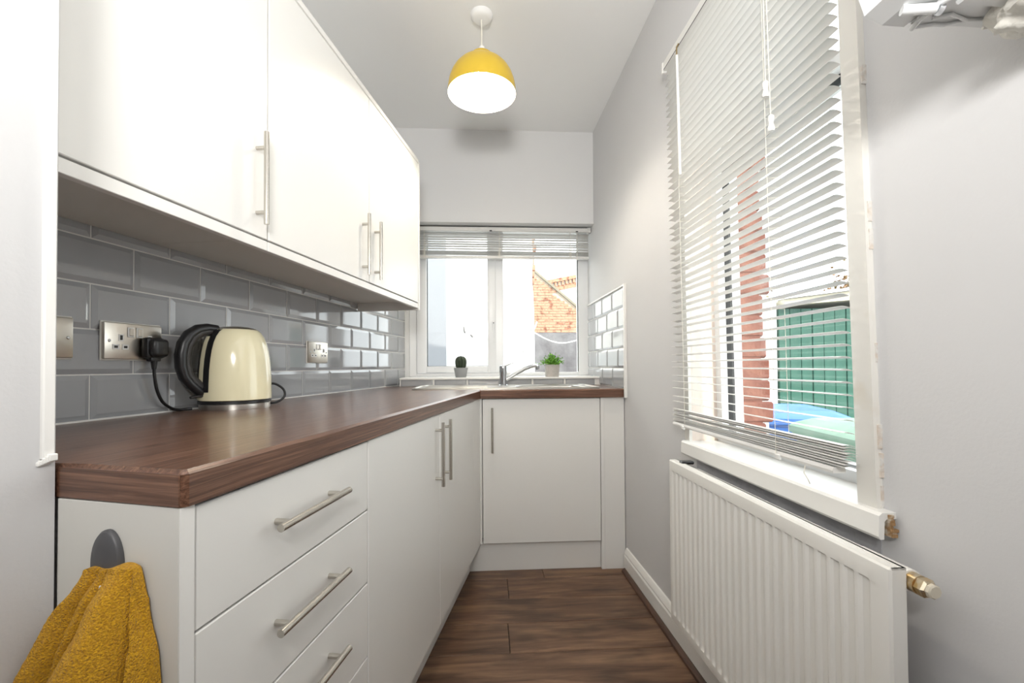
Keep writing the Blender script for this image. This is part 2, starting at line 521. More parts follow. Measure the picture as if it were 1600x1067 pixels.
# corner bead of the pier
w = MB().bbox(0.4415, 0.4475, -0.417, -0.4035, WT + 0.004, CEIL - 0.001, 0.0015)
for i in range(5):
    w.bbox(0.436 + 0.002 * i, 0.446 + 0.0016 * i, -0.421 + 0.002 * i, -0.408 + 0.001 * i, WT + 0.0005 + 0.0012 * i, WT + 0.006 + 0.002 * i, 0.001)
struct(w.build('trim_3', M['white'], None), 'white corner bead down the edge of the grey pier, caulked at the worktop')

# ------------------------------------------------------------------ window over the sink
win = thing('window_1', 'white double casement window over the sink with two panes', 'window')
win['kind'] = 'structure'
B_at(win, 0, 0, 0)
FB0, FB1 = 1.928, 1.992      # frame depth
ZB, ZT = 0.952, 1.978
w = MB()
w.bbox(0.393, 0.440, FB0, FB1, ZB, ZT, 0.003).bbox(1.517, 1.591, FB0, FB1, ZB, ZT, 0.003)
w.bbox(0.440, 1.517, FB0, FB1, ZB, 0.975, 0.003).bbox(0.440, 1.517, FB0, FB1, 1.93, ZT, 0.003).bbox(0.952, 1.012, FB0, FB1, 0.975, 1.93, 0.003)
fr = w.build('frame', M['upvc'], win)
w = MB()                      # opening sash on the left
for (x0, x1, z0, z1) in ((0.442, 0.507, 0.977, 1.928), (0.907, 0.962, 0.977, 1.928), (0.507, 0.907, 0.977, 1.018), (0.507, 0.907, 1.885, 1.928)):
    w.bbox(x0, x1, FB0 - 0.012, FB1 - 0.005, z0, z1, 0.004, 2)
sash = w.build('sash', M['upvc'], win)
w = MB().box(0.5072, 0.5105, FB0 + 0.005, FB0 + 0.03, 1.018, 1.885).box(0.507, 0.907, FB0 + 0.005, FB0 + 0.03, 1.018, 1.0205)
w.build('seal', M['rubber'], sash, 0)
MB().box(0.503, 0.911, FB0 + 0.018, FB0 + 0.024, 1.014, 1.889).build('pane', M['glass'], sash, 0)
MB().box(1.0135, 1.5165, FB0 + 0.022, FB0 + 0.028, 0.9755, 1.9295).build('pane', M['glass'], win, 0)
MB().box(1.5135, 1.5168, FB0 + 0.004, FB0 + 0.02, 0.978, 1.928).build('seal', M['rubber'], win, 0)
w = MB().bbox(0.936, 0.954, FB0 - 0.026, FB0 - 0.0115, 1.255, 1.315, 0.004, 2).bbox(0.938, 0.951, FB0 - 0.05, FB0 - 0.026, 1.285, 1.312, 0.004, 2).bbox(0.939, 0.950, FB0 - 0.048, FB0 - 0.036, 1.175, 1.29, 0.004, 2)
h = w.build('handle', M['upvc'], sash)
MB().cyl((0.9455, FB0 - 0.053, 1.30), (0.9455, FB0 - 0.049, 1.30), 0.004, 12).build('lock', M['black'], h)
# tiled sill: narrow upstand of cut tiles and a white-edged ledge
w = MB().bbox(0.386, 1.588, 1.612, 1.93, 0.9385, 0.9505, 0.003)
sil = w.build('sill', M['white'], win)
for a0, a1 in ((0.388, 0.585), (0.585, 0.784), (0.784, 0.978), (0.978, 1.172), (1.172, 1.367), (1.367, 1.555)):
    o = link('tile', tile_me(a1 - a0 - G, 0.0365, (0, 0, 1, 1)), win)
    L = a1 - a0 - G
    o.location = (a1 - G / 2, 1.6265, 0.9015)
    o.rotation_euler = (0, 0, PI)
MB().box(0.388, 1.586, 1.6215, 1.6285, 0.901, 0.9384).build('grout', M['grout'], win, 0)

# ------------------------------------------------------------------ window in the right wall (leaning slightly), sill, casing, brick reveal
win2 = thing('window_2', 'white framed side window behind the lowered blind', 'window')
win2['kind'] = 'structure'
R_at(win2)
def leanbox(w, u0, u1, o0, o1, z0, z1):
    w.prism([(LN(u0, z0), z0), (LN(u1, z0), z0), (LN(u1, z1), z1), (LN(u0, z1), z1)], o0, o1, 'y')
    return w
w = MB()
leanbox(w, 0.010, 0.0515, 0.0, 0.013, 0.757, HZ + 0.03)
leanbox(w, 0.745, 0.779, 0.0, 0.010, 0.757, HZ + 0.03)
leanbox(w, 0.0515, 0.745, 0.0, 0.010, HZ - 0.012, HZ + 0.03)
cas = w.build('casing', M['casing'], win2, 0)
w = MB()
for i in (0, 1, 2, 5, 9, 10, 15, 19, 22):           # chipped plaster along the outer edge of the near casing
    z = 0.76 + i * 0.052
    u = LN(0.010, z)
    ww = 0.0008 + 0.0016 * random.random() * (2.2 if i < 3 else 0.8)
    w.box(u - ww, u + 0.001, 0.0, 0.004 + 0.008 * random.random(), z, z + 0.03 + 0.024 * random.random())
w.build('chipped_edge', M['chip'], cas, 0)
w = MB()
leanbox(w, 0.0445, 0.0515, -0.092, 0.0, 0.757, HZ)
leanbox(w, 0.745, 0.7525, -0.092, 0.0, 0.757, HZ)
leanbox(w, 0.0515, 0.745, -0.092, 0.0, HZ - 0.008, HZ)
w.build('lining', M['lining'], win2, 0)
w = MB()                      # outer frame
for (u0, u1, z0, z1) in ((0.050, 0.088, 0.757, HZ - 0.008), (0.712, 0.7475, 0.757, HZ - 0.008), (0.088, 0.712, 0.757, 0.783), (0.088, 0.712, HZ - 0.045, HZ - 0.008), (0.088, 0.712, 1.690, 1.726)):
    leanbox(w, u0, u1, -0.112, -0.090, z0, z1)
    leanbox(w, u0 + (0.004 if u0 > 0.5 else 0), u1 - (0.004 if u1 < 0.5 else 0), -0.168, -0.140, z0, z1)
fr2 = w.build('frame', M['upvc'], win2, 0)
w = MB()
for (u0, u1, z0, z1) in ((0.050, 0.085, 0.757, HZ - 0.008), (0.716, 0.7475, 0.757, HZ - 0.008), (0.085, 0.716, 0.757, 0.781), (0.085, 0.716, HZ - 0.043, HZ - 0.008), (0.085, 0.716, 1.684, 1.722)):
    leanbox(w, u0, u1, -0.140, -0.112, z0, z1)
w.build('seal', M['rubber'], win2, 0)
for (z0, z1) in ((0.780, 1.686), (1.720, HZ - 0.042)):
    w = MB(); leanbox(w, 0.084, 0.717, -0.128, -0.122, z0, z1)
    w.build('pane', M['glass'], win2, 0)
# sill board: top sheet with a turned-down lip, over a rough core that shows at the chipped end
w = MB().prism([(-0.094, 0.757), (0.026, 0.757), (0.0315, 0.752), (0.033, 0.716), (0.030, 0.711), (0.023, 0.711), (0.0215, 0.742), (0.018, 0.746), (-0.094, 0.746)], -0.014, 0.763, 'x')
sb = w.build('sill', M['white'], win2, 20)
w = MB().box(-0.008, 0.76, 0.0005, 0.016, 0.722, 0.746)
for i in range(9):
    w.box(-0.024 + 0.007 * random.random(), 0.0, 0.001 + 0.012 * random.random(), 0.016, 0.717 + 0.004 * i, 0.722 + 0.004 * i)
w.build('sill_core', M['rust'], win2, 0)
# outer brick reveal beyond the glass, its corner weathered and toothed
bmeshes = [MB().bbox(0, 0.1025, 0, 0.096 + 0.009 * k, 0, 0.0705, 0.006).mesh('brick', M['brick'], 0) for k in range(4)]
for i in range(19):
    z = 0.742 + i * 0.0745
    me = bmeshes[(i * 7 + i // 3) % 4]
    L = me.vertices and max(v.co.y for v in me.vertices)
    o = link('brick', me, win2)
    o.location = (LN(0.741, z) + 0.003 * random.random(), -0.171 - L, z)
w = MB(); leanbox(w, 0.7475, 0.84, -0.255, -0.171, 0.70, HZ)
w.build('mortar', M['brick'], win2, 0)

# ------------------------------------------------------------------ venetian blinds
def slat_mesh(L, wdt, crown, name, m, th=0.0006):
    n = 6
    pts = [(-wdt / 2 + wdt * i / n, crown * (1 - (2 * i / n - 1) ** 2)) for i in range(n + 1)]
    poly = pts + [(y, z - th) for y, z in reversed(pts)]
    w = MB(); k = len(poly)
    vs_ = [(0, y, z) for y, z in poly] + [(L, y, z) for y, z in poly]
    fs = [(i, (i + 1) % k, k + (i + 1) % k, k + i) for i in range(k)]
    h = n + 1
    for base in (0, k):
        for i in range(n):
            fs.append((base + i, base + i + 1, base + k - 2 - i, base + k - 1 - i))
    w.add(vs_, fs)
    return w.mesh(name, m, 60)
bl = thing('venetian_blind', 'long white venetian blind let down over the right-hand side window', 'blind')
R_at(bl, 0, 0.031, 0)
U0, U1 = 0.045, 0.800
HB = 2.098
w = MB()
w.add([(LN(0.012, 2.1), -0.0165, HB), (LN(0.812, 2.1), -0.0165, HB), (LN(0.812, 2.1), -0.0165, HB + 0.030), (LN(0.012, 2.1), -0.0165, HB + 0.030),
       (LN(0.012, 2.1), 0.0165, HB), (LN(0.812, 2.1), 0.0165, HB), (LN(0.812, 2.1), 0.0165, HB + 0.030), (LN(0.012, 2.1), 0.0165, HB + 0.030)],
      [(0, 1, 2, 3), (4, 5, 6, 7), (0, 1, 5, 4), (1, 2, 6, 5), (2, 3, 7, 6), (3, 0, 4, 7)])
w.bbox(LN(0.805, 2.1), LN(0.817, 2.1), -0.019, 0.019, HB - 0.006, HB + 0.034, 0.002)
w.bbox(LN(0.010, 2.1), LN(0.020, 2.1), -0.019, 0.019, HB - 0.006, HB + 0.034, 0.002)
hr = w.build('headrail', M['slat'], bl)
MB().box(LN(0.03, 2.1), LN(0.80, 2.1), 0.0155, 0.0172, HB + 0.0005, HB + 0.003).build('groove', M['charcoal'], hr, 0)
w = MB().box(LN(0.022, 2.1), LN(0.79, 2.1), -0.0305, -0.0165, HB + 0.001, HB + 0.028)
w.build('mounting_batten', M['slat'], bl, 0)
sm = slat_mesh(U1 - U0, 0.0250, 0.0022, 'slat', M['slat'])
NS = 52
Z0, Z1 = 0.862, 2.083
for i in range(NS):
    z = Z0 + (Z1 - Z0) * i / (NS - 1)
    o = link('slat', sm, bl)
    o.location = (LN(U0, z), 0, z)
    o.rotation_euler = (math.radians(7 + 1.2 * math.sin(i * 1.7)), math.radians(-0.25 * math.sin(i * 2.3)), 0)
for i in range(8):            # gathered slats resting on the bottom rail
    z = 0.822 + 0.0052 * i
    o = link('slat', sm, bl)
    o.location = (LN(U0, z) - 0.004 * (i % 3), 0.0015 * (i % 2), z)
    o.rotation_euler = (math.radians(3 + i % 3), math.radians(0.15 * (i % 3 - 1)), 0)
w = MB().prism([(-0.0125, 0.806), (0.0125, 0.806), (0.0135, 0.811), (0.011, 0.818), (-0.011, 0.818), (-0.0135, 0.811)], LN(U0 + 0.026, 0.81), LN(U1, 0.81), 'x')
br = w.build('bottom_rail', M['slat'], bl, 30)
for uu in (0.72, 0.235):
    w = MB().bbox(uu - 0.009, uu + 0.009, 0.009, 0.0155, 0.799, 0.812, 0.002)
    w.build('cord_clip', M['clear'], br)
w = MB()
def ladder(w, uc):
    for oo in (-0.0135, 0.0135):
        w.tube([(LN(uc + (0.004 if oo > 0 else -0.004), z), oo, z) for z in (0.812, 1.2, 1.6, HB)], 0.00075, 5)
    for i in range(NS):
        z = Z0 + (Z1 - Z0) * i / (NS - 1) - 0.0035
        w.tube([(LN(uc + 0.004, z), 0.0135, z), (LN(uc - 0.004, z), -0.0135, z)], 0.0005, 4)
for uc in (0.70, 0.235):
    w = MB(); ladder(w, uc)
    w.build('ladder_cord', M['cordwhite'], bl, 0)
w = MB()
w.tube([(LN(0.222, HB), 0.019, HB), (LN(0.222, 1.66), 0.021, 1.672)], 0.0011, 6)
w.tube([(LN(0.212, HB), 0.020, HB), (LN(0.206, 1.58), 0.022, 1.585)], 0.0011, 6)
lc = w.build('lift_cord', M['cordwhite'], bl)
for (uu, zz) in ((0.222, 1.645), (0.206, 1.555)):
    w = MB().lathe([(0.0035, 0.036), (0.0062, 0.033), (0.0066, 0.024), (0.0048, 0.016), (0.0075, 0.006), (0.0078, 0.001), (0.006, -0.002)], 14, (LN(uu, zz), 0.0215, zz))
    w.build('tassel', M['clear'], bl)
wz = 0.670
w = MB().tube([(LN(wz, 2.07), 0.026, 2.062), (LN(wz, 1.65) - 0.004, 0.026, 1.650)], 0.0042, 8)
wd = w.build('tilt_wand', M['clear'], bl)
w = MB().tube([(LN(wz, 2.1), 0.019, HB + 0.004), (LN(wz, 2.1), 0.026, HB - 0.008), (LN(wz, 2.1), 0.026, 2.062)], 0.0026, 8)
w.build('wand_hook', M['brownmetal'], wd)
w = MB().tube([(0.146, 0.014, 0.806), (0.146, 0.017, 0.79), (0.139, 0.013, 0.777), (0.141, 0.008, 0.768)], 0.0013, 6)
w.build('cord_end', M['cordwhite'], bl)

bb = thing('venetian_blind', 'short grey-white venetian blind bunched up at the top of the sink window', 'blind')
B_at(bb, 0, 1.835, 0)
w = MB().bbox(0.415, 1.575, -0.016, 0.016, 1.886, 1.912, 0.002)
w.bbox(1.562, 1.580, -0.019, 0.019, 1.882, 1.915, 0.002)
hb = w.build('headrail', M['slat_b'], bb)
MB().bbox(0.415, 1.560, -0.010, 0.012, 1.9125, 1.9175, 0.001).build('mounting_strip', M['charcoal'], hb)
sm2 = slat_mesh(1.150, 0.0250, 0.0024, 'slat', M['slat_b'])
zs = [1.872, 1.866, 1.850, 1.835, 1.820, 1.805, 1.790, 1.775, 1.7575, 1.751, 1.746, 1.741, 1.736]
for i, z in enumerate(zs):
    o = link('slat', sm2, bb)
    o.location = (0.418, 0.0, z)
    o.rotation_euler = (math.radians((-9 if i < 8 else -4) + 3 * math.sin(i * 2.1)), math.radians(0.18 + 0.12 * math.sin(i * 1.9)), 0)
w = MB().prism([(-0.0125, 1.712), (0.0125, 1.712), (0.0135, 1.718), (0.011, 1.7265), (-0.011, 1.7265), (-0.0135, 1.718)], 0.418, 1.566, 'x')
w.build('bottom_rail', M['slat_b'], bb, 30)
for uc in (0.505, 0.985, 1.447):
    w = MB()
    for oo in (-0.0145, 0.0145):
        w.tube([(uc, oo, 1.715), (uc, oo, 1.89)], 0.0011, 5)
    for k in range(4):
        w.tube([(uc - 0.006 + 0.004 * k, -0.015, 1.725), (uc - 0.012 + 0.008 * k, -0.016, 1.76 + 0.01 * k)], 0.001, 5)
    w.build('ladder_cord', M['cordwhite'], bb, 0)
w = MB().tube([(1.49, -0.018, 1.885), (1.49, -0.02, 1.70)], 0.0012, 6)
w.build('lift_cord', M['cordwhite'], bb)
for uc in (0.93, 1.49):
    MB().bbox(uc - 0.008, uc + 0.008, -0.0185, -0.0155, 1.884, 1.892, 0.001).build('cord_lock', M['charcoal'], bb)

# ------------------------------------------------------------------ skirting and floor edging on the right wall
w = MB().prism([(0, 0), (0.018, 0), (0.018, 0.072), (0.014, 0.080), (0.0155, 0.086), (0.010, 0.100), (0.006, 0.108), (0, 0.110)], -0.25, 1.455, 'x')
sk = w.build('baseboard_right', M['white'], None, 25)
R_at(sk); struct(sk, 'white moulded skirting along the right wall')
w = MB().prism([(0.0185, 0), (0.036, 0), (0.034, 0.008), (0.027, 0.015), (0.0185, 0.018)], -0.25, 1.44, 'x')
ed = w.build('trim_4', M['edging'], None, 30)
R_at(ed); struct(ed, 'dark brown floor edging strip along the skirting')

# ------------------------------------------------------------------ radiator
rad = thing('panel_radiator', 'white ribbed panel radiator under the side window', 'radiator')
R_at(rad, -0.108, 0.0, 0.0)
RL, RZ0, RZ1 = 0.806, 0.185, 0.706
pitch, first = 0.0302, 0.046
us = [0.0, 0.006]
x = 0.006
nf = 26
prof = []
cols = [(0.0, 0.006, 0), (0.003, 0.0015, 0), (0.008, 0.0, 0)]
for i in range(nf):
    c = first + i * pitch
    if c + 0.012 > RL - 0.01: break
    for du, dd in ((-0.0125, 0), (-0.0095, 0.35), (-0.0065, 0.9), (-0.003, 1.0), (0.003, 1.0), (0.0065, 0.9), (0.0095, 0.35), (0.0125, 0)):
        cols.append((c + du, 0.0, dd))
cols += [(RL - 0.008, 0, 0), (RL - 0.003, 0.0015, 0), (RL, 0.006, 0)]
rows = [(RZ0, 0.006, 0), (RZ0 + 0.003, 0.0015, 0), (RZ0 + 0.012, 0, 0), (RZ0 + 0.028, 0, 0), (RZ0 + 0.034, 0, 0.75), (RZ0 + 0.042, 0, 1), (RZ1 - 0.042, 0, 1), (RZ1 - 0.034, 0, 0.9), (RZ1 - 0.031, 0, 0), (RZ1 - 0.012, 0, 0), (RZ1 - 0.003, 0.0015, 0), (RZ1, 0.006, 0)]
FO = 0.105
vs_ = []
for (z, ez, tz) in rows:
    for (u, eu, du) in cols:
        vs_.append((u, FO - max(ez, eu) - 0.0045 * du * tz, z))
nc = len(cols)
fs = [(j * nc + i, j * nc + i + 1, (j + 1) * nc + i + 1, (j + 1) * nc + i) for j in range(len(rows) - 1) for i in range(nc - 1)]
w = MB().add(vs_, fs)
# return edges and back sheet
w.box(0, RL, FO - 0.028, FO - 0.0055, RZ0, RZ0 + 0.003).box(0, RL, FO - 0.028, FO - 0.0055, RZ1 - 0.003, RZ1).box(0, 0.003, FO - 0.028, FO - 0.0055, RZ0, RZ1).box(RL - 0.003, RL, FO - 0.028, FO - 0.0055, RZ0, RZ1)
w.box(0.003, RL - 0.003, FO - 0.028, FO - 0.024, RZ0, RZ1)
w.build('front_panel', M['radiator'], rad, 25)
w = MB()
for i in range(44):
    u = 0.085 + i * 0.0145
    w.box(u, u + 0.002, 0.042, FO - 0.028, RZ0 + 0.02, RZ1 - 0.05)
w.box(0.060, RL - 0.07, 0.036, 0.052, RZ0 + 0.01, RZ1 - 0.045)
w.build('convector_fins', M['radback'], rad, 0)
w = MB().tube([(0.006, 0.062, 0.683), (0.10, 0.062, 0.683)], 0.017, 16).tube([(0.10, 0.062, 0.683), (0.70, 0.062, 0.683)], 0.016, 16)
w.build('top_header', M['radiator'], rad)
w = MB().tube([(0.012, 0.062, 0.683), (-0.008, 0.062, 0.683)], 0.0145, 16).lathe([(0.0125, 0), (0.0145, 0.002), (0.0145, 0.012), (0.011, 0.015)], 6, (0, 0, 0), tf=lambda x, y, z: (-0.008 - z, 0.062 + x, 0.683 + y))
vp = w.build('vent_plug', M['brass'], rad)
w = MB().lathe([(0.0098, 0), (0.0108, 0.001), (0.0108, 0.006), (0.009, 0.008)], 8, (0, 0, 0), tf=lambda x, y, z: (-0.0229 - z, 0.062 + x, 0.683 + y))
w.build('plug_cap', mat('chalky_plug_face', (0.60, 0.55, 0.45), 0.6), vp)
for uu in (0.16, 0.66):
    w = MB().box(uu, uu + 0.03, 0.0, 0.004, 0.30, 0.66).box(uu, uu + 0.03, 0.004, 0.045, 0.62, 0.624).box(uu, uu + 0.03, 0.004, 0.045, 0.32, 0.324)
    w.build('bracket', M['radback'], rad, 0)
w = MB().bbox(RL - 0.07, RL - 0.045, 0.05, 0.09, RZ1 - 0.004, RZ1 + 0.006, 0.003)
w.build('top_clip', M['black'], rad)
for uu in (0.05,):
    MB().tube([(uu, 0.058, RZ0 + 0.06), (uu, 0.058, 0.0)], 0.0075, 12).build('pipe', M['radiator'], rad)

# ------------------------------------------------------------------ meter box at the top right, close to the camera
cu = thing('meter_box', 'white plastic meter box fixed high on the right wall at the picture corner', 'meter box')
R_at(cu, -0.203, 0.0, 1.461)
w = MB().prism([(0.0, 0.0), (0.158, 0.0), (0.158, 0.30), (0.0, 0.30)], -0.42, -0.008, 'x')
w.build('case', M['box'], cu, 0)
w = MB().prism([(0.159, 0.002), (0.190, 0.003), (0.214, 0.014), (0.222, 0.036), (0.222, 0.33), (0.159, 0.33)], -0.43, 0.0, 'x')
w.build('cover', M['box'], cu, 20)
w = MB().tube([(-0.004, 0.152, -0.003), (-0.02, 0.157, -0.003), (-0.045, 0.158, -0.003), (-0.06, 0.15, -0.003)], 0.0032, 8)
w.tube([(-0.006, 0.15, -0.0025), (-0.012, 0.13, -0.0025), (-0.012, 0.115, -0.0025), (-0.022, 0.095, -0.0025), (-0.024, 0.03, -0.0025)], 0.0022, 8)
w.tube([(-0.022, 0.142, -0.0025), (-0.030, 0.125, -0.0025), (-0.022, 0.095, -0.0025)], 0.0022, 8)
w.bbox(-0.20, -0.050, 0.02, 0.145, -0.010, 0.002, 0.003)
w.build('rib', M['box'], cu)
w = MB().tube([(-0.030, 0.192, -0.001), (-0.042, 0.158, -0.006)], 0.006, 12)
w.build('screw_boss', M['box'], cu)
MB().tube([(-0.042, 0.158, -0.007), (-0.0425, 0.152, -0.008)], 0.0065, 12).build('screw', M['chrome'], cu)
MB().tube([(-0.010, 0.058, -0.001), (-0.014, 0.046, -0.001)], 0.003, 8).build('lug', M['casing'], cu)
bm = bmesh.new()
bmesh.ops.create_icosphere(bm, subdivisions=4, radius=1.0)
for v in bm.verts:
    n = noise.noise(v.co * 2.2) * 0.35 + noise.noise(v.co * 6) * 0.14
    v.co = Vector((v.co.x * 0.048, v.co.y * 0.042, v.co.z * 0.030)) * (1 + n)
bm.verts.index_update()
w = MB().add([v.co for v in bm.verts], [[v.index for v in f.verts] for f in bm.faces], tf=lambda x, y, z: (-0.075 + x, 0.052 + y, -0.018 + z))
bm.free()
w.build('cable_filler', M['foam'], cu, 60)

# ------------------------------------------------------------------ kitchen units
def handle(parent, p0, p1, out, posts, r=0.006, stand=0.026):
    """bar handle from p0 to p1 on a front facing `out`; posts = fractions along the bar"""
    p0, p1, out = Vector(p0), Vector(p1), Vector(out)
    w = MB().tube([p0 + out * stand, p1 + out * stand], r, 14)
    for t in posts:
        q = p0.lerp(p1, t)
        w.tube([q, q + out * stand], 0.0048, 10)
    return w.build('handle', M['nickel'], parent, 40)
XD = 0.632                     # front plane of the left run
FT = 0.018
# worktop
wt = thing('worktop', 'dark walnut-effect L-shaped worktop with square front edge', 'worktop')
def chamfer_slab(w, poly, edge_flags, z0, z1, r=0.005):
    """slab whose flagged top edges are rounded by one chamfer"""
    n = len(poly)
    P = [Vector((p[0], p[1])) for p in poly]
    ins = []
    for i in range(n):
        a, b, c = P[i - 1], P[i], P[(i + 1) % n]
        d1, d2 = (b - a).normalized(), (c - b).normalized()
        n1, n2 = Vector((-d1.y, d1.x)), Vector((-d2.y, d2.x))
        o1 = r if edge_flags[i - 1] else 0.0
        o2 = r if edge_flags[i] else 0.0
        A = Matrix(((n1.x, n1.y), (n2.x, n2.y)))
        if abs(A.determinant()) < 1e-6:
            ins.append(b + n1 * o1)
        else:
            ins.append(b + A.inverted() @ Vector((o1, o2)))
    vs_ = [(p.x, p.y, z0) for p in P] + [(p.x, p.y, z1 - r) for p in P] + [(p.x, p.y, z1) for p in ins]
    fs = [tuple(range(n))[::-1], tuple(range(2 * n, 3 * n))]
    for i in range(n):
        j = (i + 1) % n
        fs += [(i, j, n + j, n + i), (n + i, n + j, 2 * n + j, 2 * n + i)]
    w.add(vs_, fs)
XW = 0.637
ic = (XW, 1.2940)
swap = lambda p: (p[1], p[0])
# left run: build with grain along local x, then turn so local x runs along world y
left_poly = [(0.0105, -0.396), (0.4445, -0.396), (XW - 0.005, -0.4185), (XW + 0.001, -0.4125), ic, (0.0105, 1.640)]
loc_poly = [(p[1], -p[0]) for p in left_poly]          # rotate by -90deg: (x,y)->(y,-x)
w = MB()
chamfer_slab(w, loc_poly, [0, 1, 1, 1, 0, 0], WT - 0.042, WT)
s1 = w.build('slab', M['worktop'], wt, 0)
s1.rotation_euler = (0, 0, PI / 2)
eb_ = MB().bbox(0.0, 0.1885, -0.0016, 0.0004, WT - 0.0418, WT - 0.0045, 0.0005).build('end_band', M['worktop'], wt, 0)
eb_.location = (0.4448, -0.3965, 0); eb_.rotation_euler = (0, 0, -0.119)
# sink run in the back wall's axes, with the sink cut-out
def aseam(b):
    return 0.8660 - (b - 1.1535) * 1.2026
HA0, HA1, HB0, HB1 = 1.04, 1.44, 1.26, 1.55
w = MB()
chamfer_slab(w, [(aseam(1.1535), 1.1535), (1.586, 1.1535), (1.586, HB0), (aseam(HB0), HB0)], [1, 1, 0, 0], WT - 0.042, WT)
w.prism([(aseam(HB0), HB0), (HA0, HB0), (HA0, HB1), (aseam(HB1), HB1)], WT - 0.042, WT)
w.prism([(HA1, HB0), (1.586, HB0), (1.586, HB1), (HA1, HB1)], WT - 0.042, WT)
w.prism([(aseam(HB1), HB1), (1.586, HB1), (1.586, 1.6205), (aseam(1.6205), 1.6205)], WT - 0.042, WT)
s2 = w.build('slab', M['worktop'], wt, 0)
s2.rotation_euler = (0, 0, BETA)
ZT_ = WT - 0.0425              # underside of the worktop
# drawer unit
du = thing('drawer_unit', 'white four-drawer base unit at the near end of the worktop', 'drawer unit', (0, 0, 0))
w = MB().box(0.03, XD - FT - 0.002, -0.378, 0.060, 0.139, ZT_ - 0.001)
w.build('carcass', M['carcass'], du, 0)
zz = [ZT_ - 0.003, 0.704, 0.547, 0.388, 0.142]
for i in range(4):
    w = MB().bbox(XD - FT, XD, -0.3965, 0.0605, zz[i + 1] + 0.0015, zz[i] - 0.0015, 0.0015)
    dr = w.build('drawer', M['gloss'], du)
    hz = [0.785, 0.634, 0.489, 0.30][i]
    handle(dr, (XD, -0.276, hz), (XD, -0.072, hz), (1, 0, 0), (0.13, 0.87))
ep = thing('end_panel', 'cream end panel closing off the drawer unit, with a hook on it', 'panel', (0.4445, -0.3985, 0), -0.106)
MB().bbox(0, 0.1870, 0.0, 0.0185, 0.0, ZT_ - 0.0005, 0.0008).build('board', M['panel'], ep)
MB().bbox(0.1872, 0.1888, 0.0002, 0.0185, 0.0, ZT_ - 0.0005, 0.0004).build('edge_strip', M['gloss'], ep)
bc = thing('base_cabinet', 'white two-door base cabinet between the drawers and the corner', 'cabinet')
MB().box(0.03, XD - FT - 0.002, 0.062, 1.165, 0.139, ZT_ - 0.001).build('carcass', M['carcass'], bc, 0)
d = MB().bbox(XD - FT, XD, 0.064, 0.6115, 0.142, ZT_ - 0.003, 0.0015).build('door', M['gloss'], bc)
handle(d, (XD, 0.565, 0.622), (XD, 0.565, 0.832), (1, 0, 0), (0.12, 0.88))
d = MB().bbox(XD - FT, XD, 0.6145, 1.163, 0.142, ZT_ - 0.003, 0.0015).build('door', M['gloss'], bc)
handle(d, (XD, 0.657, 0.622), (XD, 0.657, 0.832), (1, 0, 0), (0.12, 0.88))
pl = MB().bbox(0.557, 0.575, -0.39, 1.345, 0.0, 0.1385, 0.001).build('plinth', M['gloss'], None)
tag(pl, 'long white kickboard under the left-hand units', 'plinth')
# sink cabinet (back wall's axes)
BD = 1.170
sc_ = thing('sink_cabinet', 'white single-door cabinet under the sink at the end of the room', 'cabinet')
B_at(sc_)
MB().box(0.876, 1.466, BD + FT + 0.002, 1.600, 0.139, 0.66).box(0.876, 1.466, BD + FT + 0.002, 1.235, 0.66, ZT_ - 0.001).build('carcass', M['carcass'], sc_, 0)
d = MB().bbox(0.8755, 1.4645, BD, BD + FT, 0.142, ZT_ - 0.004, 0.0015).build('door', M['gloss'], sc_)
handle(d, (0.923, BD, 0.592), (0.923, BD, 0.812), (0, -1, 0), (0.12, 0.88))
w = MB().bbox(XD - FT, XD - 0.001, 1.1665, 1.306, 0.139, ZT_ - 0.001, 0.0008)
w.bbox(0.8555, 0.8725, BD + 0.001, BD + FT, 0.139, ZT_ - 0.001, 0.0008, tf=BW)
cp = w.build('corner_post', M['gloss'], None)
tag(cp, 'slim white corner post between the left cabinets and the sink door', 'panel')
fp = MB().prism([(1.4695, 0.0), (1.582, 0.0), (1.586, 0.004), (1.588, 0.11), (1.588, ZT_ - 0.001), (1.4695, ZT_ - 0.001)], BD + 0.002, BD + FT, 'y')
fp.bbox(1.4675, 1.4855, BD - 0.0005, BD + 0.30, 0.0, ZT_ - 0.001, 0.001)
fp = fp.build('filler_panel', M['gloss'], None, 20)
B_at(fp); tag(fp, 'tall white filler panel between the sink door and the right wall', 'panel')
pl2 = MB().bbox(0.772, 1.4665, BD + 0.022, BD + 0.040, 0.0, 0.1385, 0.001).build('plinth', M['gloss'], None)
B_at(pl2); tag(pl2, 'short white kickboard under the sink door', 'plinth')
# wall cabinets
XC = 0.330
ZC0, ZC1 = 1.3345, 2.030
ZCB = 1.304                    # bottom of the front rail
ZCU = 1.338                    # underside board
def wall_cab(name, label, y0, y1):
    t = thing(name, label, 'cabinet', (0, 0, 0))
    w = MB().box(0.012, XC - FT - 0.002, y0, y1, ZCU + 0.016, ZC1 - 0.004)
    w.build('carcass', M['carcass'], t, 0)
    MB().bbox(0.011, XC - FT - 0.001, y0, y1, ZCU, ZCU + 0.0155, 0.001).build('underside_board', M['panel'], t)
    MB().bbox(XC - FT, XC - 0.001, y0, y1, ZCB + 0.003, ZC0 - 0.004, 0.001).build('light_rail', M['gloss'], t)
    return t
wc1 = wall_cab('wall_cabinet', 'white wall cabinet nearest the camera with one wide door', -0.404, 0.1485)
wc2 = wall_cab('wall_cabinet', 'white double-door wall cabinet nearest the window', 0.1505, 1.272)
d = MB().bbox(XC - FT, XC, -0.402, 0.1465, ZC0, ZC1, 0.0015).build('door', M['gloss'], wc1)
handle(d, (XC, 0.108, 1.360), (XC, 0.108, 1.583), (1, 0, 0), (0.13, 0.83))
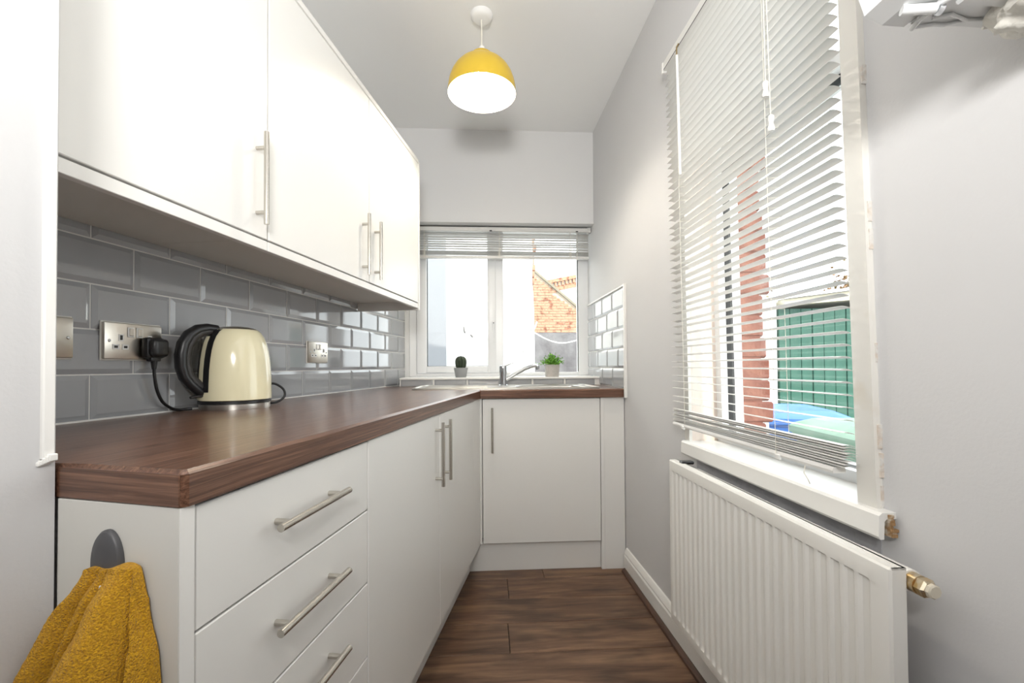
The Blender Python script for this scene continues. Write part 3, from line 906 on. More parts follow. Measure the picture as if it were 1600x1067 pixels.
d = MB().bbox(XC - FT, XC, 0.1525, 0.7190, ZC0, ZC1, 0.0015).build('door', M['gloss'], wc2)
handle(d, (XC, 0.666, 1.352), (XC, 0.666, 1.574), (1, 0, 0), (0.13, 0.83))
d = MB().bbox(XC - FT, XC + 0.001, 0.7235, 1.2700, ZC0, ZC1, 0.0015).build('door', M['gloss'], wc2)
handle(d, (XC + 0.001, 0.766, 1.352), (XC + 0.001, 0.766, 1.574), (1, 0, 0), (0.13, 0.83))
MB().bbox(0.011, XC + 0.003, 1.2725, 1.2905, ZCB - 0.006, ZC1 + 0.012, 0.0015).build('end_board', M['gloss'], wc2)
co = MB().bbox(0.0, XC + 0.004, -0.404, 1.2715, ZC1 + 0.001, ZC1 + 0.019, 0.0015).build('cornice_board', M['gloss'], None)
tag(co, 'flat white cornice board running along the tops of the wall cabinets', 'cornice')

# ------------------------------------------------------------------ sink and tap
sk_ = thing('sink', 'stainless steel inset sink with drainer under the window', 'sink')
B_at(sk_, 0, 0, WT)
SA0, SA1, SB0, SB1 = 0.515, 1.485, 1.205, 1.600
w = MB()
def rrect(a0, a1, b0, b1, r, n=5):
    pts = []
    for (cx, cy, s) in ((a1 - r, b1 - r, 0), (a0 + r, b1 - r, 1), (a0 + r, b0 + r, 2), (a1 - r, b0 + r, 3)):
        for i in range(n + 1):
            t = (s + i / n) * PI / 2
            pts.append((cx + r * math.cos(t), cy + r * math.sin(t)))
    return pts
def ring(w, loops):
    """bridge rounded-rectangle loops of equal length"""
    n = len(loops[0][0])
    vs_ = [(p[0], p[1], z) for pts, z in loops for p in pts]
    fs = [(k * n + i, k * n + (i + 1) % n, (k + 1) * n + (i + 1) % n, (k + 1) * n + i) for k in range(len(loops) - 1) for i in range(n)]
    w.add(vs_, fs)
bowl = lambda s, r: rrect(1.055 + s, 1.425 - s, 1.275 + s, 1.535 - s, r)
ring(w, [(rrect(SA0, SA1, SB0, SB1, 0.05), 0.0002), (rrect(SA0, SA1, SB0, SB1, 0.05), 0.003), (rrect(SA0 + 0.006, SA1 - 0.006, SB0 + 0.006, SB1 - 0.006, 0.046), 0.0085),
         (rrect(SA0 + 0.016, SA1 - 0.016, SB0 + 0.016, SB1 - 0.016, 0.04), 0.0085), (rrect(SA0 + 0.022, SA1 - 0.022, SB0 + 0.022, SB1 - 0.022, 0.036), 0.0045),
         (bowl(0, 0.05), 0.0045), (bowl(0.006, 0.046), 0.0), (bowl(0.012, 0.045), -0.12), (bowl(0.03, 0.04), -0.15), (bowl(0.10, 0.02), -0.155)])
body = w.build('bowl', M['steel'], sk_, 30)
w = MB()
for i in range(7):
    w.bbox(0.575, 0.90, 1.28 + i * 0.036, 1.292 + i * 0.036, 0.0040, 0.0075, 0.0012)
w.build('drainer_ribs', M['steel'], sk_)
w = MB().lathe([(0.045, 0), (0.045, 0.003), (0.036, 0.005), (0.03, 0.002), (0.0, 0.002)], 24, (1.24, 1.405, -0.1545))
w.build('waste', M['chrome'], sk_)
tap = thing('mixer_tap', 'chrome lever mixer tap with a long slanting spout at the sink', 'tap')
B_at(tap, 0.992, 1.505, WT + 0.0045)
w = MB().lathe([(0.027, 0.0), (0.027, 0.004), (0.0225, 0.008), (0.021, 0.06), (0.0225, 0.075), (0.022, 0.098), (0.0, 0.098)], 28)
w.build('body', M['chrome'], tap)
w = MB().tube([(-0.006, 0, 0.090), (0.0, 0, 0.105), (0.020, -0.002, 0.119), (0.046, -0.004, 0.129), (0.078, -0.006, 0.136)], [0.0215, 0.019, 0.0105, 0.0070, 0.0045], 14, flat=0.65)
w.lathe([(0.0225, 0.098), (0.023, 0.104), (0.020, 0.114), (0.012, 0.120), (0.0, 0.1215)], 24)
w.build('lever', M['chrome'], tap)
w = MB().tube([(0.010, 0, 0.036), (0.035, -0.004, 0.049), (0.080, -0.012, 0.074), (0.125, -0.020, 0.098), (0.160, -0.026, 0.111), (0.186, -0.030, 0.115), (0.198, -0.032, 0.114)], [0.0135, 0.0128, 0.012, 0.0115, 0.0115, 0.0118, 0.0112], 14)
w.tube([(0.193, -0.0315, 0.115), (0.194, -0.0315, 0.091)], 0.0112, 14)
w.build('spout', M['chrome'], tap)

# ------------------------------------------------------------------ plants on the sill
ct = thing('potted_cactus', 'small dark barrel cactus in a grey concrete pot on the sink window sill', 'cactus')
B_at(ct, 0.742, 1.685, 0.9506)
MB().lathe([(0.031, 0.0), (0.032, 0.001), (0.0425, 0.056), (0.0415, 0.058), (0.038, 0.057), (0.036, 0.049), (0.0, 0.049)], 28).build('pot', M['pot_g'], ct)
MB().lathe([(0.0355, 0.0495), (0.02, 0.052), (0.0, 0.053)], 20, caps=False).build('soil', M['soil'], ct)
n = 66
vs_ = []; fs = []
zs_ = 14
for j in range(zs_ + 1):
    t = j / zs_
    rad_ = max(0.0012, 0.0315 * math.sqrt(max(0.0, 1 - (abs(t - 0.56) / (0.70 if t < 0.56 else 0.44)) ** 2.3)))
    for k in range(n):
        a = 2 * PI * k / n
        rr = rad_ * (1 + 0.11 * math.cos(11 * a))
        vs_.append((rr * math.cos(a), rr * math.sin(a), 0.050 + 0.080 * t))
for j in range(zs_):
    for k in range(n):
        fs.append((j * n + k, j * n + (k + 1) % n, (j + 1) * n + (k + 1) % n, (j + 1) * n + k))
MB().add(vs_, fs).build('cactus_body', M['cactus'], ct, 60)
w = MB()
for k in range(11):
    a = 2 * PI * k / 11
    for j in range(2, 14):
        t = j / zs_
        base = Vector(vs_[j * n + (k * 6) % n])
        out = Vector((math.cos(a), math.sin(a), 0.3))
        for q in (-0.5, 0.5):
            w.tube([base, base + (out + Vector((-math.sin(a), math.cos(a), 0)) * q) * 0.004], [0.00035, 0.0001], 3, False)
sp = w.build('spines', M['spine'], ct, 0)
sp['kind'] = 'stuff'
hp = thing('potted_herb', 'bushy bright green herb in a square beige pot beside the tap', 'plant')
B_at(hp, 1.300, 1.685, 0.9506)
w = MB()
q0, q1 = 0.0365, 0.0415
ring(w, [(rrect(-q0, q0, -q0, q0, 0.006, 2), 0.0), (rrect(-q1, q1, -q1, q1, 0.006, 2), 0.074), (rrect(-q1 + 0.004, q1 - 0.004, -q1 + 0.004, q1 - 0.004, 0.005, 2), 0.074), (rrect(-q1 + 0.005, q1 - 0.005, -q1 + 0.005, q1 - 0.005, 0.005, 2), 0.062)])
w.box(-q0, q0, -q0, q0, 0.0, 0.002)
w.build('pot', M['pot_b'], hp, 25)
MB().box(-q1 + 0.0055, q1 - 0.0055, -q1 + 0.0055, q1 - 0.0055, 0.055, 0.064).build('soil', M['soil'], hp, 0)
w = MB()
rnd = random.Random(3)
lv = MB()
for i in range(150):
    a = rnd.random() * 2 * PI
    el = rnd.uniform(0.15, 1.5)
    L = rnd.uniform(0.045, 0.082)
    base = Vector((rnd.uniform(-0.024, 0.024), rnd.uniform(-0.024, 0.024), 0.062))
    tip = base + Vector((math.cos(a) * math.cos(el), math.sin(a) * math.cos(el), math.sin(el))) * L
    mid = (base + tip) / 2 + Vector((0, 0, 0.008))
    w.tube([base, mid, tip], 0.0007, 4, False)
    for k in range(7):
        t = 0.35 + 0.65 * k / 6
        c = base.lerp(mid, t * 2) if t < 0.5 else mid.lerp(tip, t * 2 - 1)
        d1 = Vector((rnd.gauss(0, 1), rnd.gauss(0, 1), rnd.gauss(0.4, 0.8))).normalized()
        d2 = d1.cross(Vector((rnd.gauss(0, 1), rnd.gauss(0, 1), rnd.gauss(0, 1)))).normalized()
        ll = rnd.uniform(0.007, 0.012); wl_ = ll * 0.38
        lv.add([c, c + d1 * ll * 0.5 + d2 * wl_, c + d1 * ll, c + d1 * ll * 0.5 - d2 * wl_], [(0, 1, 2, 3)])
w.build('stems', M['leaf'], hp, 0)
fo = lv.build('foliage', M['leaf'], hp, 0)
fo['kind'] = 'stuff'

# ------------------------------------------------------------------ sockets, plug, kettle
def socket(name, label, yc, zc, outlets=True, wd=0.146):
    t = thing(name, label, 'socket', (0.0105, yc, zc), 0, 'brushed steel double sockets on the left tiles')
    hw, hh = wd / 2, 0.043
    MB().bbox(0.0, 0.003, -hw - 0.003, hw + 0.003, -hh - 0.003, hh + 0.003, 0.001).build('gasket', M['casing'], t)
    MB().bbox(0.0005, 0.0105, -hw, hw, -hh, hh, 0.0025, 2).build('face_plate', M['plate'], t)
    for s in (-1, 1):
        y = s * (hw - 0.011)
        w = MB().lathe([(0.0036, 0), (0.0036, 0.0008), (0.0025, 0.0018), (0, 0.002)], 12, tf=lambda x, yy, z, y=y: (0.0105 + z, y + x, yy))
        w.build('screw', M['chrome'], t)
    if outlets:
        for s in (-1, 1):
            yo = s * 0.0365 + 0.002
            ys = s * 0.011
            w = MB().bbox(0.0103, 0.0125, ys - 0.0085, ys + 0.0085, 0.010, 0.034, 0.0008)
            sw = w.build('switch', M['socketwhite'], t)
            MB().bbox(0.0125, 0.0145, ys - 0.0055, ys + 0.0055, 0.013, 0.031, 0.0008).build('rocker', M['plate'], sw)
            w = MB()
            for (py, pz, hw_, hh_) in ((yo, 0.008, 0.0062, 0.0085), (yo - 0.0125, -0.014, 0.0082, 0.006), (yo + 0.0105, -0.014, 0.0082, 0.006)):
                w.bbox(0.0103, 0.0115, py - hw_, py + hw_, pz - hh_, pz + hh_, 0.0004)
            so = w.build('outlet', M['socketwhite'], t)
            w = MB()
            for (py, pz, hw_, hh_) in ((yo, 0.008, 0.003, 0.0055), (yo - 0.0125, -0.014, 0.0042, 0.0028), (yo + 0.0105, -0.014, 0.0042, 0.0028)):
                w.bbox(0.0114, 0.0119, py - hw_, py + hw_, pz - hh_, pz + hh_, 0.0002)
            w.build('pin_holes', M['charcoal'], so)
    return t
socket('double_socket', 'brushed steel double socket left of the kettle, with the black plug in it', 0.091, 1.082)
socket('double_socket', 'brushed steel double socket right of the kettle, nearest the window', 0.902, 1.080)
t = socket('switch_plate', 'brushed steel plate half hidden behind the pier', -0.119, 1.083, False)
t['group'] = ''
del t['group']
t['category'] = 'switch'
KX, KY = 0.104, 0.322
kt = thing('electric_kettle', 'cream electric kettle with a black handle and a black plugged-in cord on the worktop', 'kettle', (KX, KY, WT))
bd = MB().lathe([(0.0, 0.0), (0.089, 0.0), (0.0895, 0.002), (0.0895, 0.015), (0.088, 0.017)], 48)
bd.build('base', M['steel'], kt)
MB().lathe([(0.0885, 0.016), (0.0925, 0.018), (0.0925, 0.024), (0.090, 0.0265)], 48).build('base_ring', M['black'], kt)
prof = [(0.0905, 0.025), (0.0935, 0.027), (0.0937, 0.04), (0.0932, 0.075), (0.0918, 0.11), (0.0893, 0.14), (0.0858, 0.165), (0.0810, 0.187), (0.0745, 0.205), (0.0665, 0.2185), (0.0600, 0.2255), (0.0560, 0.2275)]
MB().lathe(prof, 56).build('jug', M['cream_enamel'], kt, 50)
lid = MB().lathe([(0.0575, 0.2265), (0.052, 0.2305), (0.035, 0.2350), (0.018, 0.2370), (0.0, 0.2375)], 40).build('lid', M['nickel'], kt, 50)
HD = Vector((-0.361, -0.933, 0)).normalized()       # handle points towards the camera and the wall side
SD = Vector((-HD.y, HD.x, 0))
def kp(r_, z, s=0.0):
    p = HD * r_ + SD * s
    return (p.x, p.y, z)
hp_ = [(0.052, 0.226), (0.078, 0.2275), (0.103, 0.222), (0.124, 0.206), (0.137, 0.182), (0.1425, 0.152), (0.1415, 0.120), (0.134, 0.093), (0.119, 0.073), (0.102, 0.058), (0.0915, 0.046)]
w = MB().tube([kp(*p) for p in hp_], [0.013, 0.0145, 0.0155, 0.0165, 0.017, 0.017, 0.0165, 0.0155, 0.015, 0.0155, 0.013], 16, flat=0.9)
kh = w.build('handle', M['black'], kt, 50)
w = MB().tube([kp(p[0] - 0.0085, p[1] - (0.006 if p[1] > 0.15 else -0.005)) for p in hp_[1:-1]], [0.012, 0.013, 0.0135, 0.014, 0.014, 0.014, 0.0135, 0.0135, 0.0135], 14, flat=1.08)
w.build('grip', M['charcoal'], kh, 50)
# black gauge strip on the jug behind the handle
vs_ = []; fs = []
zl = [0.050, 0.075, 0.11, 0.14, 0.165, 0.187, 0.205, 0.2185, 0.2265]
rl = [0.0948, 0.0942, 0.0928, 0.0903, 0.0868, 0.0820, 0.0755, 0.0675, 0.0590]
a0 = math.atan2(HD.y, HD.x)
for z, r_ in zip(zl, rl):
    for k in range(7):
        wdh = 0.030 / r_
        a = a0 + wdh * (k / 3 - 1) 
        vs_.append((r_ * math.cos(a), r_ * math.sin(a), z))
for j in range(len(zl) - 1):
    for k in range(6):
        fs.append((j * 7 + k, j * 7 + k + 1, (j + 1) * 7 + k + 1, (j + 1) * 7 + k))
st = MB().add(vs_, fs).build('back_strip', M['black'], kt, 60)
vs_ = []; fs = []
for z, r_ in zip(zl[1:7], rl[1:7]):
    for k in range(3):
        a = a0 + 0.010 / r_ * (k - 1)
        vs_.append(((r_ + 0.0007) * math.cos(a), (r_ + 0.0007) * math.sin(a), z))
for j in range(5):
    for k in range(2):
        fs.append((j * 3 + k, j * 3 + k + 1, (j + 1) * 3 + k + 1, (j + 1) * 3 + k))
MB().add(vs_, fs).build('water_gauge', M['cream_enamel'], st, 60)
w = MB().tube([kp(0.088, 0.041, 0.004), kp(0.104, 0.040, 0.004), kp(0.121, 0.0375, 0.004)], [0.0075, 0.006, 0.0065], 10, flat=0.6)
w.build('switch_lever', M['charcoal'], kt)
def smooth_path(pts, n=8):
    P = [Vector(p) for p in pts]
    P = [P[0] * 2 - P[1]] + P + [P[-1] * 2 - P[-2]]
    out = []
    for i in range(1, len(P) - 2):
        for k in range(n):
            t = k / n
            a, b, c, d = P[i - 1], P[i], P[i + 1], P[i + 2]
            out.append(0.5 * ((2 * b) + (c - a) * t + (2 * a - 5 * b + 4 * c - d) * t * t + (3 * b - a - 3 * c + d) * t ** 3))
    out.append(P[-2])
    return out
# its plug sits in the left socket, joined by the cord
tfk = lambda x, y, z: (x + 0.0225 - KX, y + 0.130 - KY, z + 1.066 - WT)
w = MB().bbox(0.0, 0.020, -0.027, 0.027, -0.024, 0.028, 0.007, 2, tf=tfk).bbox(0.014, 0.036, -0.0225, 0.0225, -0.021, 0.025, 0.010, 3, tf=tfk)
w.bbox(0.002, 0.018, -0.014, 0.014, -0.032, -0.020, 0.003, 2, tf=tfk)
pg = w.build('plug', M['black'], kt)
MB().tube([(0.011, 0, -0.030), (0.011, 0, -0.052)], [0.0075, 0.005], 12, tf=tfk).build('cord_grip', M['black'], pg)
w = MB().tube(smooth_path([(0.0335, 0.130, 1.018), (0.0335, 0.132, 0.995), (0.032, 0.140, 0.962), (0.028, 0.160, 0.930), (0.024, 0.190, 0.911), (0.024, 0.212, 0.9045), (0.030, 0.226, 0.9045), (0.042, 0.2375, 0.9055)]), 0.0038, 10, tf=lambda x, y, z: (x - KX, y - KY, z - WT))
w.build('power_cord', M['black'], kt, 60)
w = MB().tube(smooth_path([(0.0475, 0.072, 0.068), (0.062, 0.092, 0.066), (0.078, 0.108, 0.048), (0.080, 0.109, 0.026), (0.066, 0.092, 0.010), (0.045, 0.072, 0.0085)]), 0.0036, 10)
w.build('spare_cord_loop', M['black'], kt, 60)

# ------------------------------------------------------------------ hook and towel on the end panel
hk = thing('towel_hook', 'dark grey oval adhesive hook on the cream end panel', 'hook', (0.5300, -0.4079, 0.7855), -0.106)
def oval(rx, rz, n=36):
    return [(rx * math.cos(2 * PI * k / n), rz * math.sin(2 * PI * k / n)) for k in range(n)]
vs_ = []; fs = []
rings = [(1.0, 0.0), (1.0, -0.004), (0.93, -0.007), (0.6, -0.0085), (0.0, -0.009)]
for s, y in rings:
    for (xx, zz_) in oval(0.0225 * max(s, 0.001), 0.041 * max(s, 0.001)):
        vs_.append((xx, y, zz_))
for j in range(4):
    for k in range(36):
        fs.append((j * 36 + k, j * 36 + (k + 1) % 36, (j + 1) * 36 + (k + 1) % 36, (j + 1) * 36 + k))
MB().add(vs_, fs).build('back_plate', M['hook'], hk, 50)
w = MB().tube(smooth_path([(0, -0.005, -0.018), (0, -0.008, -0.028), (0, -0.011, -0.034), (0, -0.014, -0.031), (0, -0.0155, -0.026)], 5), [0.008] * 21, 12, flat=0.4)
w.build('prong', M['hook'], hk, 50)
# towel: gathered over the prong, falling in folds
def towel():
    tw = thing('hand_towel', 'mustard yellow terry towel hanging from the hook', 'towel', (0.5430, -0.4094, 0.776), -0.106)
    NSx, NT = 150, 120
    Ht = 0.34
    def ss(a, b, x):
        t = min(1, max(0, (x - a) / (b - a)))
        return t * t * (3 - 2 * t)
    vs_ = []
    def surf(s, t, back):
        # s across 0..1, t down 0..1
        d = t * Ht
        # outline (x offsets from the hook centre) at this drop
        xl = -0.040 - 0.020 * ss(0.0, 0.05, d) - 0.33 * d
        xr = 0.050 + 0.012 * ss(0, 0.06, d) + 0.10 * max(0, d - 0.03)
        x = xl + (xr - xl) * s
        # top hump line: main hump over the prong, lower hump on the left with a dip between
        top = 0.016 * math.exp(-((x - 0.024) / 0.030) ** 2) + 0.008 * math.exp(-((x + 0.024) / 0.016) ** 2) - 0.030 * ss(0.85, 1.0, s) - 0.022 * ss(0.12, 0.0, s)
        z = top * (1 - ss(0.0, 0.9, t)) - d
        # folds: left roll, dark valley, middle roll, main front panel, right edge roll
        k = ss(0.0, 0.12, d)
        b1, b2, b3 = 0.30 - 0.02 * k, 0.47 - 0.05 * k + 0.02 * math.sin(d * 40), 0.86 + 0.02 * k
        def roll(a, b, h, p):
            return h * max(0.0, math.sin(PI * (s - a) / (b - a))) ** p if a < s < b else 0.0
        kk = 0.35 + 0.65 * k
        vy = 0.014
        vy += roll(-0.06, b1, 0.032 * kk, 0.8)
        vy += roll(b1, b2, 0.026 * kk, 0.8)
        vy += roll(b2, b3, 0.020 + 0.038 * k, 0.6)
        vy += roll(b3, 1.08, 0.024 * kk, 0.8)
        edge = min(ss(0, 0.06, s), ss(1.0, 0.94, s))
        head = ss(0.0, 0.035, d)
        vy = 0.006 + (vy - 0.006) * (0.25 + 0.75 * edge) * (0.55 + 0.45 * head)
        if back:
            vy = 0.003
        else:
            vy += 0.0012 * noise.noise(Vector((x * 260, z * 260, 1.3))) + 0.0025 * noise.noise(Vector((x * 40, z * 30, 4.1)))
        return (x, -vy - 0.012 * ss(0.0, 0.2, d) * (0 if back else 1), z)
    w = MB()
    front = [surf(i / NSx, j / NT, False) for j in range(NT + 1) for i in range(NSx + 1)]
    back = [surf(i / NSx, j / NT, True) for j in range(NT + 1) for i in range(NSx + 1)]
    n = NSx + 1
    q = len(front)
    fs = []
    for j in range(NT):
        for i in range(NSx):
            a = j * n + i
            fs.append((a, a + 1, a + n + 1, a + n))
            fs.append((q + a, q + a + n, q + a + n + 1, q + a + 1))
    for i in range(NSx):
        fs.append((i, q + i, q + i + 1, i + 1))
        a = NT * n + i
        fs.append((a, a + 1, q + a + 1, q + a))
    for j in range(NT):
        a = j * n
        fs.append((a, a + n, q + a + n, q + a))
        a = j * n + NSx
        fs.append((a, q + a, q + a + n, a + n))
    w.add(front + back, fs)
    c = w.build('cloth', M['towel'], tw, 80)
    p = min(front, key=lambda q: (q[0] + 0.004) ** 2 + (q[2] + 0.012) ** 2)
    w = MB().bbox(p[0] - 0.0025, p[0] + 0.0025, p[1] - 0.0018, p[1] + 0.006, p[2] - 0.002, p[2] + 0.0035, 0.0005)
    w.bbox(p[0] - 0.0005, p[0] + 0.0045, p[1] - 0.0022, p[1] + 0.006, p[2] - 0.006, p[2] - 0.0015, 0.0005)
    w.build('label_tag', M['socketwhite'], tw)
    return tw
tw = towel()

# ------------------------------------------------------------------ pendant lamp
PX, PY = 0.7145, 0.9745
pd = thing('pendant_lamp', 'mustard yellow dome pendant lamp hanging from the ceiling', 'lamp', (PX, PY, CEIL))
MB().lathe([(0.0, -0.024), (0.030, -0.024), (0.040, -0.021), (0.046, -0.012), (0.047, 0.0), (0.0, 0.0)], 36).build('ceiling_rose', M['ceiling'], pd, 40)
MB().tube([(0, 0, -0.022), (0, 0, -0.150)], 0.0032, 10).build('flex', M['cordwhite'], pd)
MB().lathe([(0.004, -0.138), (0.012, -0.141), (0.0145, -0.152), (0.0145, -0.172), (0.004, -0.172)], 20).build('cord_grip', M['shadewhite'], pd)
ZR = -0.342                    # rim below the ceiling
outer = [(0.012, -0.1675), (0.034, -0.1690), (0.043, -0.1740), (0.0465, -0.182), (0.0455, -0.189), (0.0475, -0.1945), (0.060, -0.1985), (0.080, -0.2080), (0.099, -0.2225), (0.1155, -0.2410), (0.128, -0.2630), (0.1370, -0.2880), (0.1420, -0.3140), (0.1440, ZR)]
inner = [(r_ - 0.0016, z - 0.0016) for r_, z in outer[1:-1]]
sh = MB().lathe(outer + [(0.1430, ZR)], 64, caps=False).build('shade', M['yellow'], pd, 40)
MB().lathe([(0.0, -0.1712)] + inner + [(0.1424, ZR + 0.0002)], 64, caps=False).build('shade_lining', M['shadewhite'], sh, 50)
MB().lathe([(0.014, -0.1735), (0.0165, -0.176), (0.0165, -0.205), (0.0, -0.205)], 20).build('lampholder', M['shadewhite'], pd)
MB().lathe([(0.0, -0.288), (0.012, -0.2860), (0.022, -0.2800), (0.0285, -0.2690), (0.030, -0.2570), (0.027, -0.2430), (0.0185, -0.2280), (0.0140, -0.2180), (0.0140, -0.2055), (0.0, -0.2055)], 28, caps=False).build('bulb', M['bulb'], pd, 60)

# ------------------------------------------------------------------ outside: yard, neighbours, bins
yd = MB().box(-14, 16, -6, 24, -0.40, -0.32).build('ground', M['yard'], None, 0)
struct(yd, 'grey concrete back yard outside the windows')

GR = -0.32
# white rendered wall close behind the sink window, with a shallow pier coloured grey for its shade
nw = thing('neighbour_wall', 'bright white rendered wall close behind the sink window, left of the brick gable', 'wall')
B_at(nw, 0, 4.0, 0)
MB().box(-2.2, 1.425, 0.0, 0.25, GR, 3.6).build('wall', M['render'], nw, 0)
MB().bbox(0.235, 0.456, -0.02, 0.0, GR, 3.6, 0.004).build('pier', M['renderg'], nw, 0)
for k, (a, z) in enumerate(((0.653, 1.428), (0.725, 1.392), (0.735, 1.38))):
    MB().tube(smooth_path([(a, 0.0, z + 0.03), (a, -0.03, z + 0.02), (a + 0.006, -0.035, z - 0.02), (a + 0.012, -0.012, z - 0.035)], 4), 0.009, 6).build('wall_hook', M['slate'], nw)
w = MB()
for a, z, s in ((0.50, 1.39, 0.016), (1.32, 1.29, 0.014), (1.315, 1.17, 0.018), (1.10, 1.42, 0.012), (0.95, 1.02, 0.012), (1.2, 1.05, 0.02)):
    w.box(a, a + s * 0.6, -0.002, 0.0, z, z + s)
w.build('chip', M['slate'], nw, 0)
w = MB()
rnd = random.Random(11)
for i in range(22):           # bare brick along the broken upper corner
    z = 1.95 + i * 0.075
    w.bbox(1.425, 1.425 + rnd.uniform(0.012, 0.05) * (1.5 if i > 4 else 0.8), -0.006, 0.20, z, z + 0.066, 0.004)
w.build('bare_brick', M['brick_far'], nw, 0)
w = MB().tube(smooth_path([(1.40, -0.02, 3.6), (1.405, -0.03, 2.6), (1.418, -0.04, 2.25), (1.41, -0.03, 2.0), (1.43, -0.03, 1.5), (1.435, -0.02, GR)], 6), 0.012, 8)
w.build('wall_pipe', M['render'], nw)
w = MB().bbox(1.33, 1.425, -0.09, 0.0, 1.42, 1.58, 0.01)
w.build('cable_box', M['upvc'], nw)
cb = MB().tube(smooth_path([(1.462, 3.90, 1.50), (1.50, 4.4, 1.49), (1.56, 5.2, 1.49), (1.66, 5.7, 1.505), (1.82, 6.0, 1.455), (2.03, 6.3, 1.41), (2.30, 6.8, 1.42), (2.75, 7.6, 1.53)], 6), 0.010, 8).build('slack_cable', M['render'], None)
B_at(cb); tag(cb, 'white cable sagging across the yard in front of the brick gable', 'cable')
# brick outhouse gable with a sloping verge
gb = thing('brick_outhouse', 'brick gable with a sloping roof edge and grey rendered base, seen through the sink window', 'building')
B_at(gb, 0, 11.5, 0)
AL, AR, ZL, ZR_ = 2.30, 6.2, 3.62, 0.62
slope = (2.53 - 3.62) / (3.69 - 2.38)
def zroof(a): return 3.62 + slope * (a - 2.38)
MB().prism([(1.4, GR), (5.0, GR), (5.0, zroof(5.0)), (1.4, zroof(1.4))], 0.02, 2.5, 'y').build('wall', M['mortar'], gb, 0)
MB().prism([(1.4, GR), (5.0, GR), (5.0, min(1.95, zroof(5.0) - 0.05)), (4.25, 1.95), (1.4, 1.95)], -0.015, 0.02, 'y').build('render_base', M['cement'], gb, 0)
w = MB()
rnd = random.Random(5)
row = 0
z = 1.955
while z < 4.35:
    a = 1.45 + (0.112 if row % 2 else 0)
    while a < 4.9:
        if zroof(a + 0.215) - z > 0.10:
            L = 0.215
            w.bbox(a, a + L, rnd.uniform(-0.008, 0.004), 0.021, z, z + 0.065, 0.004)
        a += 0.225
    z += 0.075; row += 1
bk = w.build('brickwork', M['brick_far'], gb, 0); bk['kind'] = 'stuff'
w = MB().prism([(1.4, zroof(1.4) - 0.055), (5.0, zroof(5.0) - 0.055), (5.0, zroof(5.0) + 0.02), (1.4, zroof(1.4) + 0.02)], -0.06, 2.6, 'y')
w.build('verge', M['coping'], gb, 0)
# house behind with an orange brick eaves band
hs = thing('far_house', 'pale house with an orange dentilled brick eaves band behind the brick gable', 'building')
B_at(hs, 0, 17, 0)
zt_ = lambda a: 4.33 + 0.2 * (a - 3.31)
MB().prism([(2.9, GR), (9.0, GR), (9.0, zt_(9.0)), (2.9, zt_(2.9))], 0.05, 3.0, 'y').build('wall', M['render'], hs, 0)
w = MB().prism([(2.9, zt_(2.9) - 0.02), (9.0, zt_(9.0) - 0.02), (9.0, zt_(9.0) + 0.12), (2.9, zt_(2.9) + 0.12)], -0.10, 0.4, 'y')
w.prism([(2.9, zt_(2.9) - 0.36), (9.0, zt_(9.0) - 0.36), (9.0, zt_(9.0) - 0.17), (2.9, zt_(2.9) - 0.17)], 0.0, 0.06, 'y')
w.build('eaves_band', M['brick_far'], hs, 0)
w = MB()
for i in range(40):
    a = 2.95 + i * 0.15
    z = zt_(a)
    w.box(a, a + 0.075, -0.07, 0.06, z - 0.17, z - 0.02)
dn = w.build('dentils', M['brick_far'], hs, 0); dn['kind'] = 'stuff'

# yard beyond the side window: white wall, green boarded gate with its lean-to roof, bins and a tree
sw = thing('yard_wall', 'white rendered yard wall left of the green boards, beyond the side window', 'wall', (2.35, 4.00, 0), math.radians(7.3))
MB().box(0, 0.870, 0, 0.2, GR, 1.66).build('wall', M['render'], sw, 0)
MB().bbox(-0.02, 0.872, -0.03, 0.23, 1.66, 1.71, 0.006).build('coping', M['render'], sw, 0)
gs = thing('green_shed', 'dark green boarded shed with a pale roof edge, beyond the side window', 'shed', (3.245, 4.13, 0), math.radians(7.3))
for i in range(17):
    x = i * 0.118
    m_ = MB().bbox(0, 0.113, 0, 0.022, GR + 0.03, 1.60, 0.004)
    o = m_.build('board', M['green_board'], gs, 0)
    o.location = (x, 0.003 * (i % 3), 0)
MB().box(0, 2.0, 0.03, 1.6, GR, 1.60).build('shed_body', M['green_board'], gs, 0)
MB().prism([(0.0, 1.62), (2.1, 1.78), (2.1, 1.94), (0.0, 1.68)], -0.10, 1.7, 'y').build('roof_edge', M['fascia'], gs, 0)
MB().prism([(0.0, 1.685), (2.1, 1.945), (2.1, 1.975), (0.0, 1.71)], -0.14, 1.75, 'y').build('roof_sheet', M['render'], gs, 0)
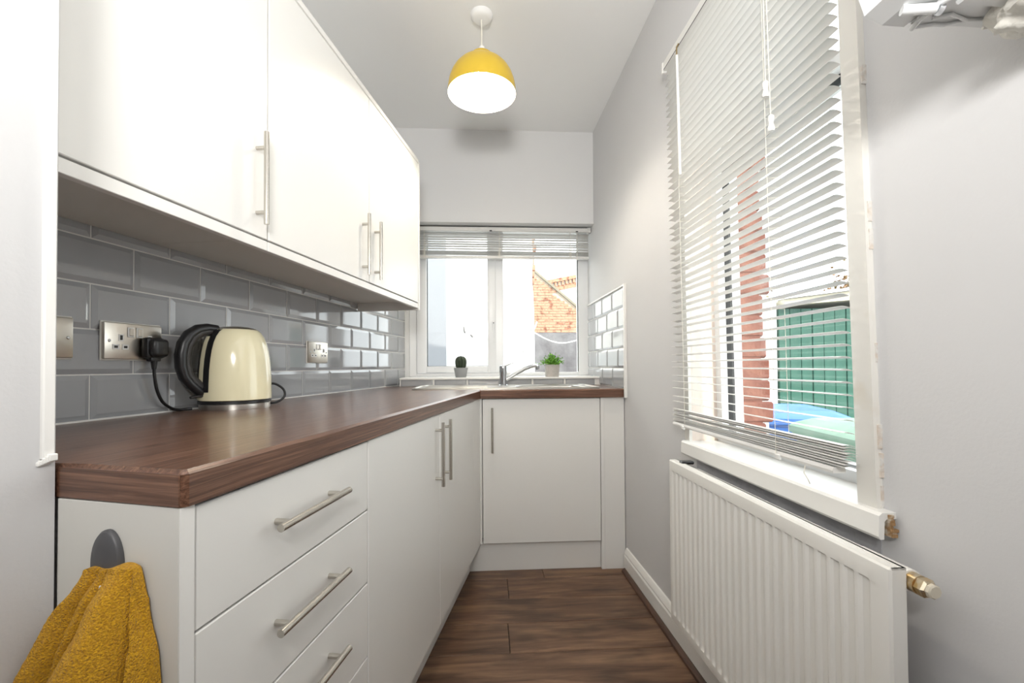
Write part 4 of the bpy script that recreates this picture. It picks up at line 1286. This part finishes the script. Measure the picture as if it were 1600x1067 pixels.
def bin_(name, label, m, loc, rz, group=None):
    t = thing(name, label, 'bin', (loc[0], loc[1], GR), rz)
    w = MB()
    ring(w, [(rrect(-0.21, 0.21, -0.23, 0.25, 0.05), 0.06), (rrect(-0.275, 0.275, -0.32, 0.34, 0.06), 0.95), (rrect(-0.29, 0.29, -0.335, 0.355, 0.06), 0.955), (rrect(-0.29, 0.29, -0.335, 0.355, 0.06), 0.985)])
    w.add([(x, y, 0.06) for x, y in rrect(-0.21, 0.21, -0.23, 0.25, 0.05)], [tuple(range(24))])
    w.build('body', m, t, 30)
    w = MB()
    ring(w, [(rrect(-0.30, 0.30, -0.345, 0.365, 0.06), 0.965), (rrect(-0.30, 0.30, -0.345, 0.365, 0.06), 1.0), (rrect(-0.285, 0.285, -0.33, 0.35, 0.06), 1.015), (rrect(-0.22, 0.22, -0.26, 0.28, 0.05), 1.045), (rrect(-0.20, 0.20, -0.24, 0.26, 0.05), 1.040), (rrect(-0.02, 0.02, -0.02, 0.04, 0.008), 1.055)])
    w.add([(x, y, 1.055) for x, y in rrect(-0.02, 0.02, -0.02, 0.04, 0.008)], [tuple(range(24))])
    w.build('lid', m, t, 30)
    MB().tube([(-0.23, 0.405, 0.99), (0.23, 0.405, 0.99)], 0.017, 10).tube([(-0.2, 0.36, 0.98), (-0.2, 0.405, 0.99)], 0.017, 8).tube([(0.2, 0.36, 0.98), (0.2, 0.405, 0.99)], 0.017, 8).build('grab_bar', m, t)
    for s in (-1, 1):
        MB().tube([(s * 0.235, 0.29, 0.10), (s * 0.285, 0.29, 0.10)], 0.10, 20).build('wheel', M['tyre'], t)
    MB().tube([(-0.24, 0.29, 0.10), (0.24, 0.29, 0.10)], 0.012, 8).build('axle', M['tyre'], t)
    return t
bin_('wheelie_bin', 'bright blue wheelie bin beyond the side window', M['blue_bin'], (2.52, 2.42), math.radians(-8))
bin_('wheelie_bin', 'dusty green wheelie bin beyond the side window, nearest the glass', M['green_bin'], (2.60, 1.50), math.radians(4))
def tree(loc, R, H, label):
    t = thing('garden_tree', label, 'tree', (loc[0], loc[1], GR))
    rnd = random.Random(int(R * 100))
    w = MB().tube([(0, 0, 0), (0.05, 0, H * 0.5), (0.0, 0.05, H * 0.9)], [0.09, 0.07, 0.03], 8)
    lv = MB()
    for i in range(70):
        a = rnd.random() * 2 * PI; el = rnd.uniform(-0.2, 1.4)
        L = R * rnd.uniform(0.6, 1.05)
        st_ = Vector((0.02, 0.02, H * rnd.uniform(0.5, 0.85)))
        tip = st_ + Vector((math.cos(a) * math.cos(el), math.sin(a) * math.cos(el), math.sin(el) * 0.8)) * L
        w.tube([st_, (st_ + tip) / 2 + Vector((0, 0, 0.05)), tip], [0.014, 0.009, 0.004], 5, False)
        for k in range(34):
            tt = rnd.uniform(0.35, 1.05)
            c = st_.lerp(tip, tt) + Vector((rnd.gauss(0, .09), rnd.gauss(0, .09), rnd.gauss(0, .09)))
            d1 = Vector((rnd.gauss(0, 1), rnd.gauss(0, 1), rnd.gauss(0, 1))).normalized()
            d2 = d1.cross(Vector((rnd.gauss(0, 1), rnd.gauss(0, 1), rnd.gauss(0, 1)))).normalized()
            ll = rnd.uniform(0.05, 0.09)
            lv.add([c, c + d1 * ll * 0.5 + d2 * ll * 0.35, c + d1 * ll, c + d1 * ll * 0.5 - d2 * ll * 0.35], [(0, 1, 2, 3)])
    w.build('trunk', M['twig'], t)
    f_ = lv.build('foliage', M['autumn'], t, 0); f_['kind'] = 'stuff'
tree((6.15, 7.8), 0.66, 3.15, 'russet-leaved garden tree above the green shed, nearer the window edge')
tree((5.0, 8.3), 0.42, 2.75, 'smaller russet-leaved tree beyond the roof of the green shed')
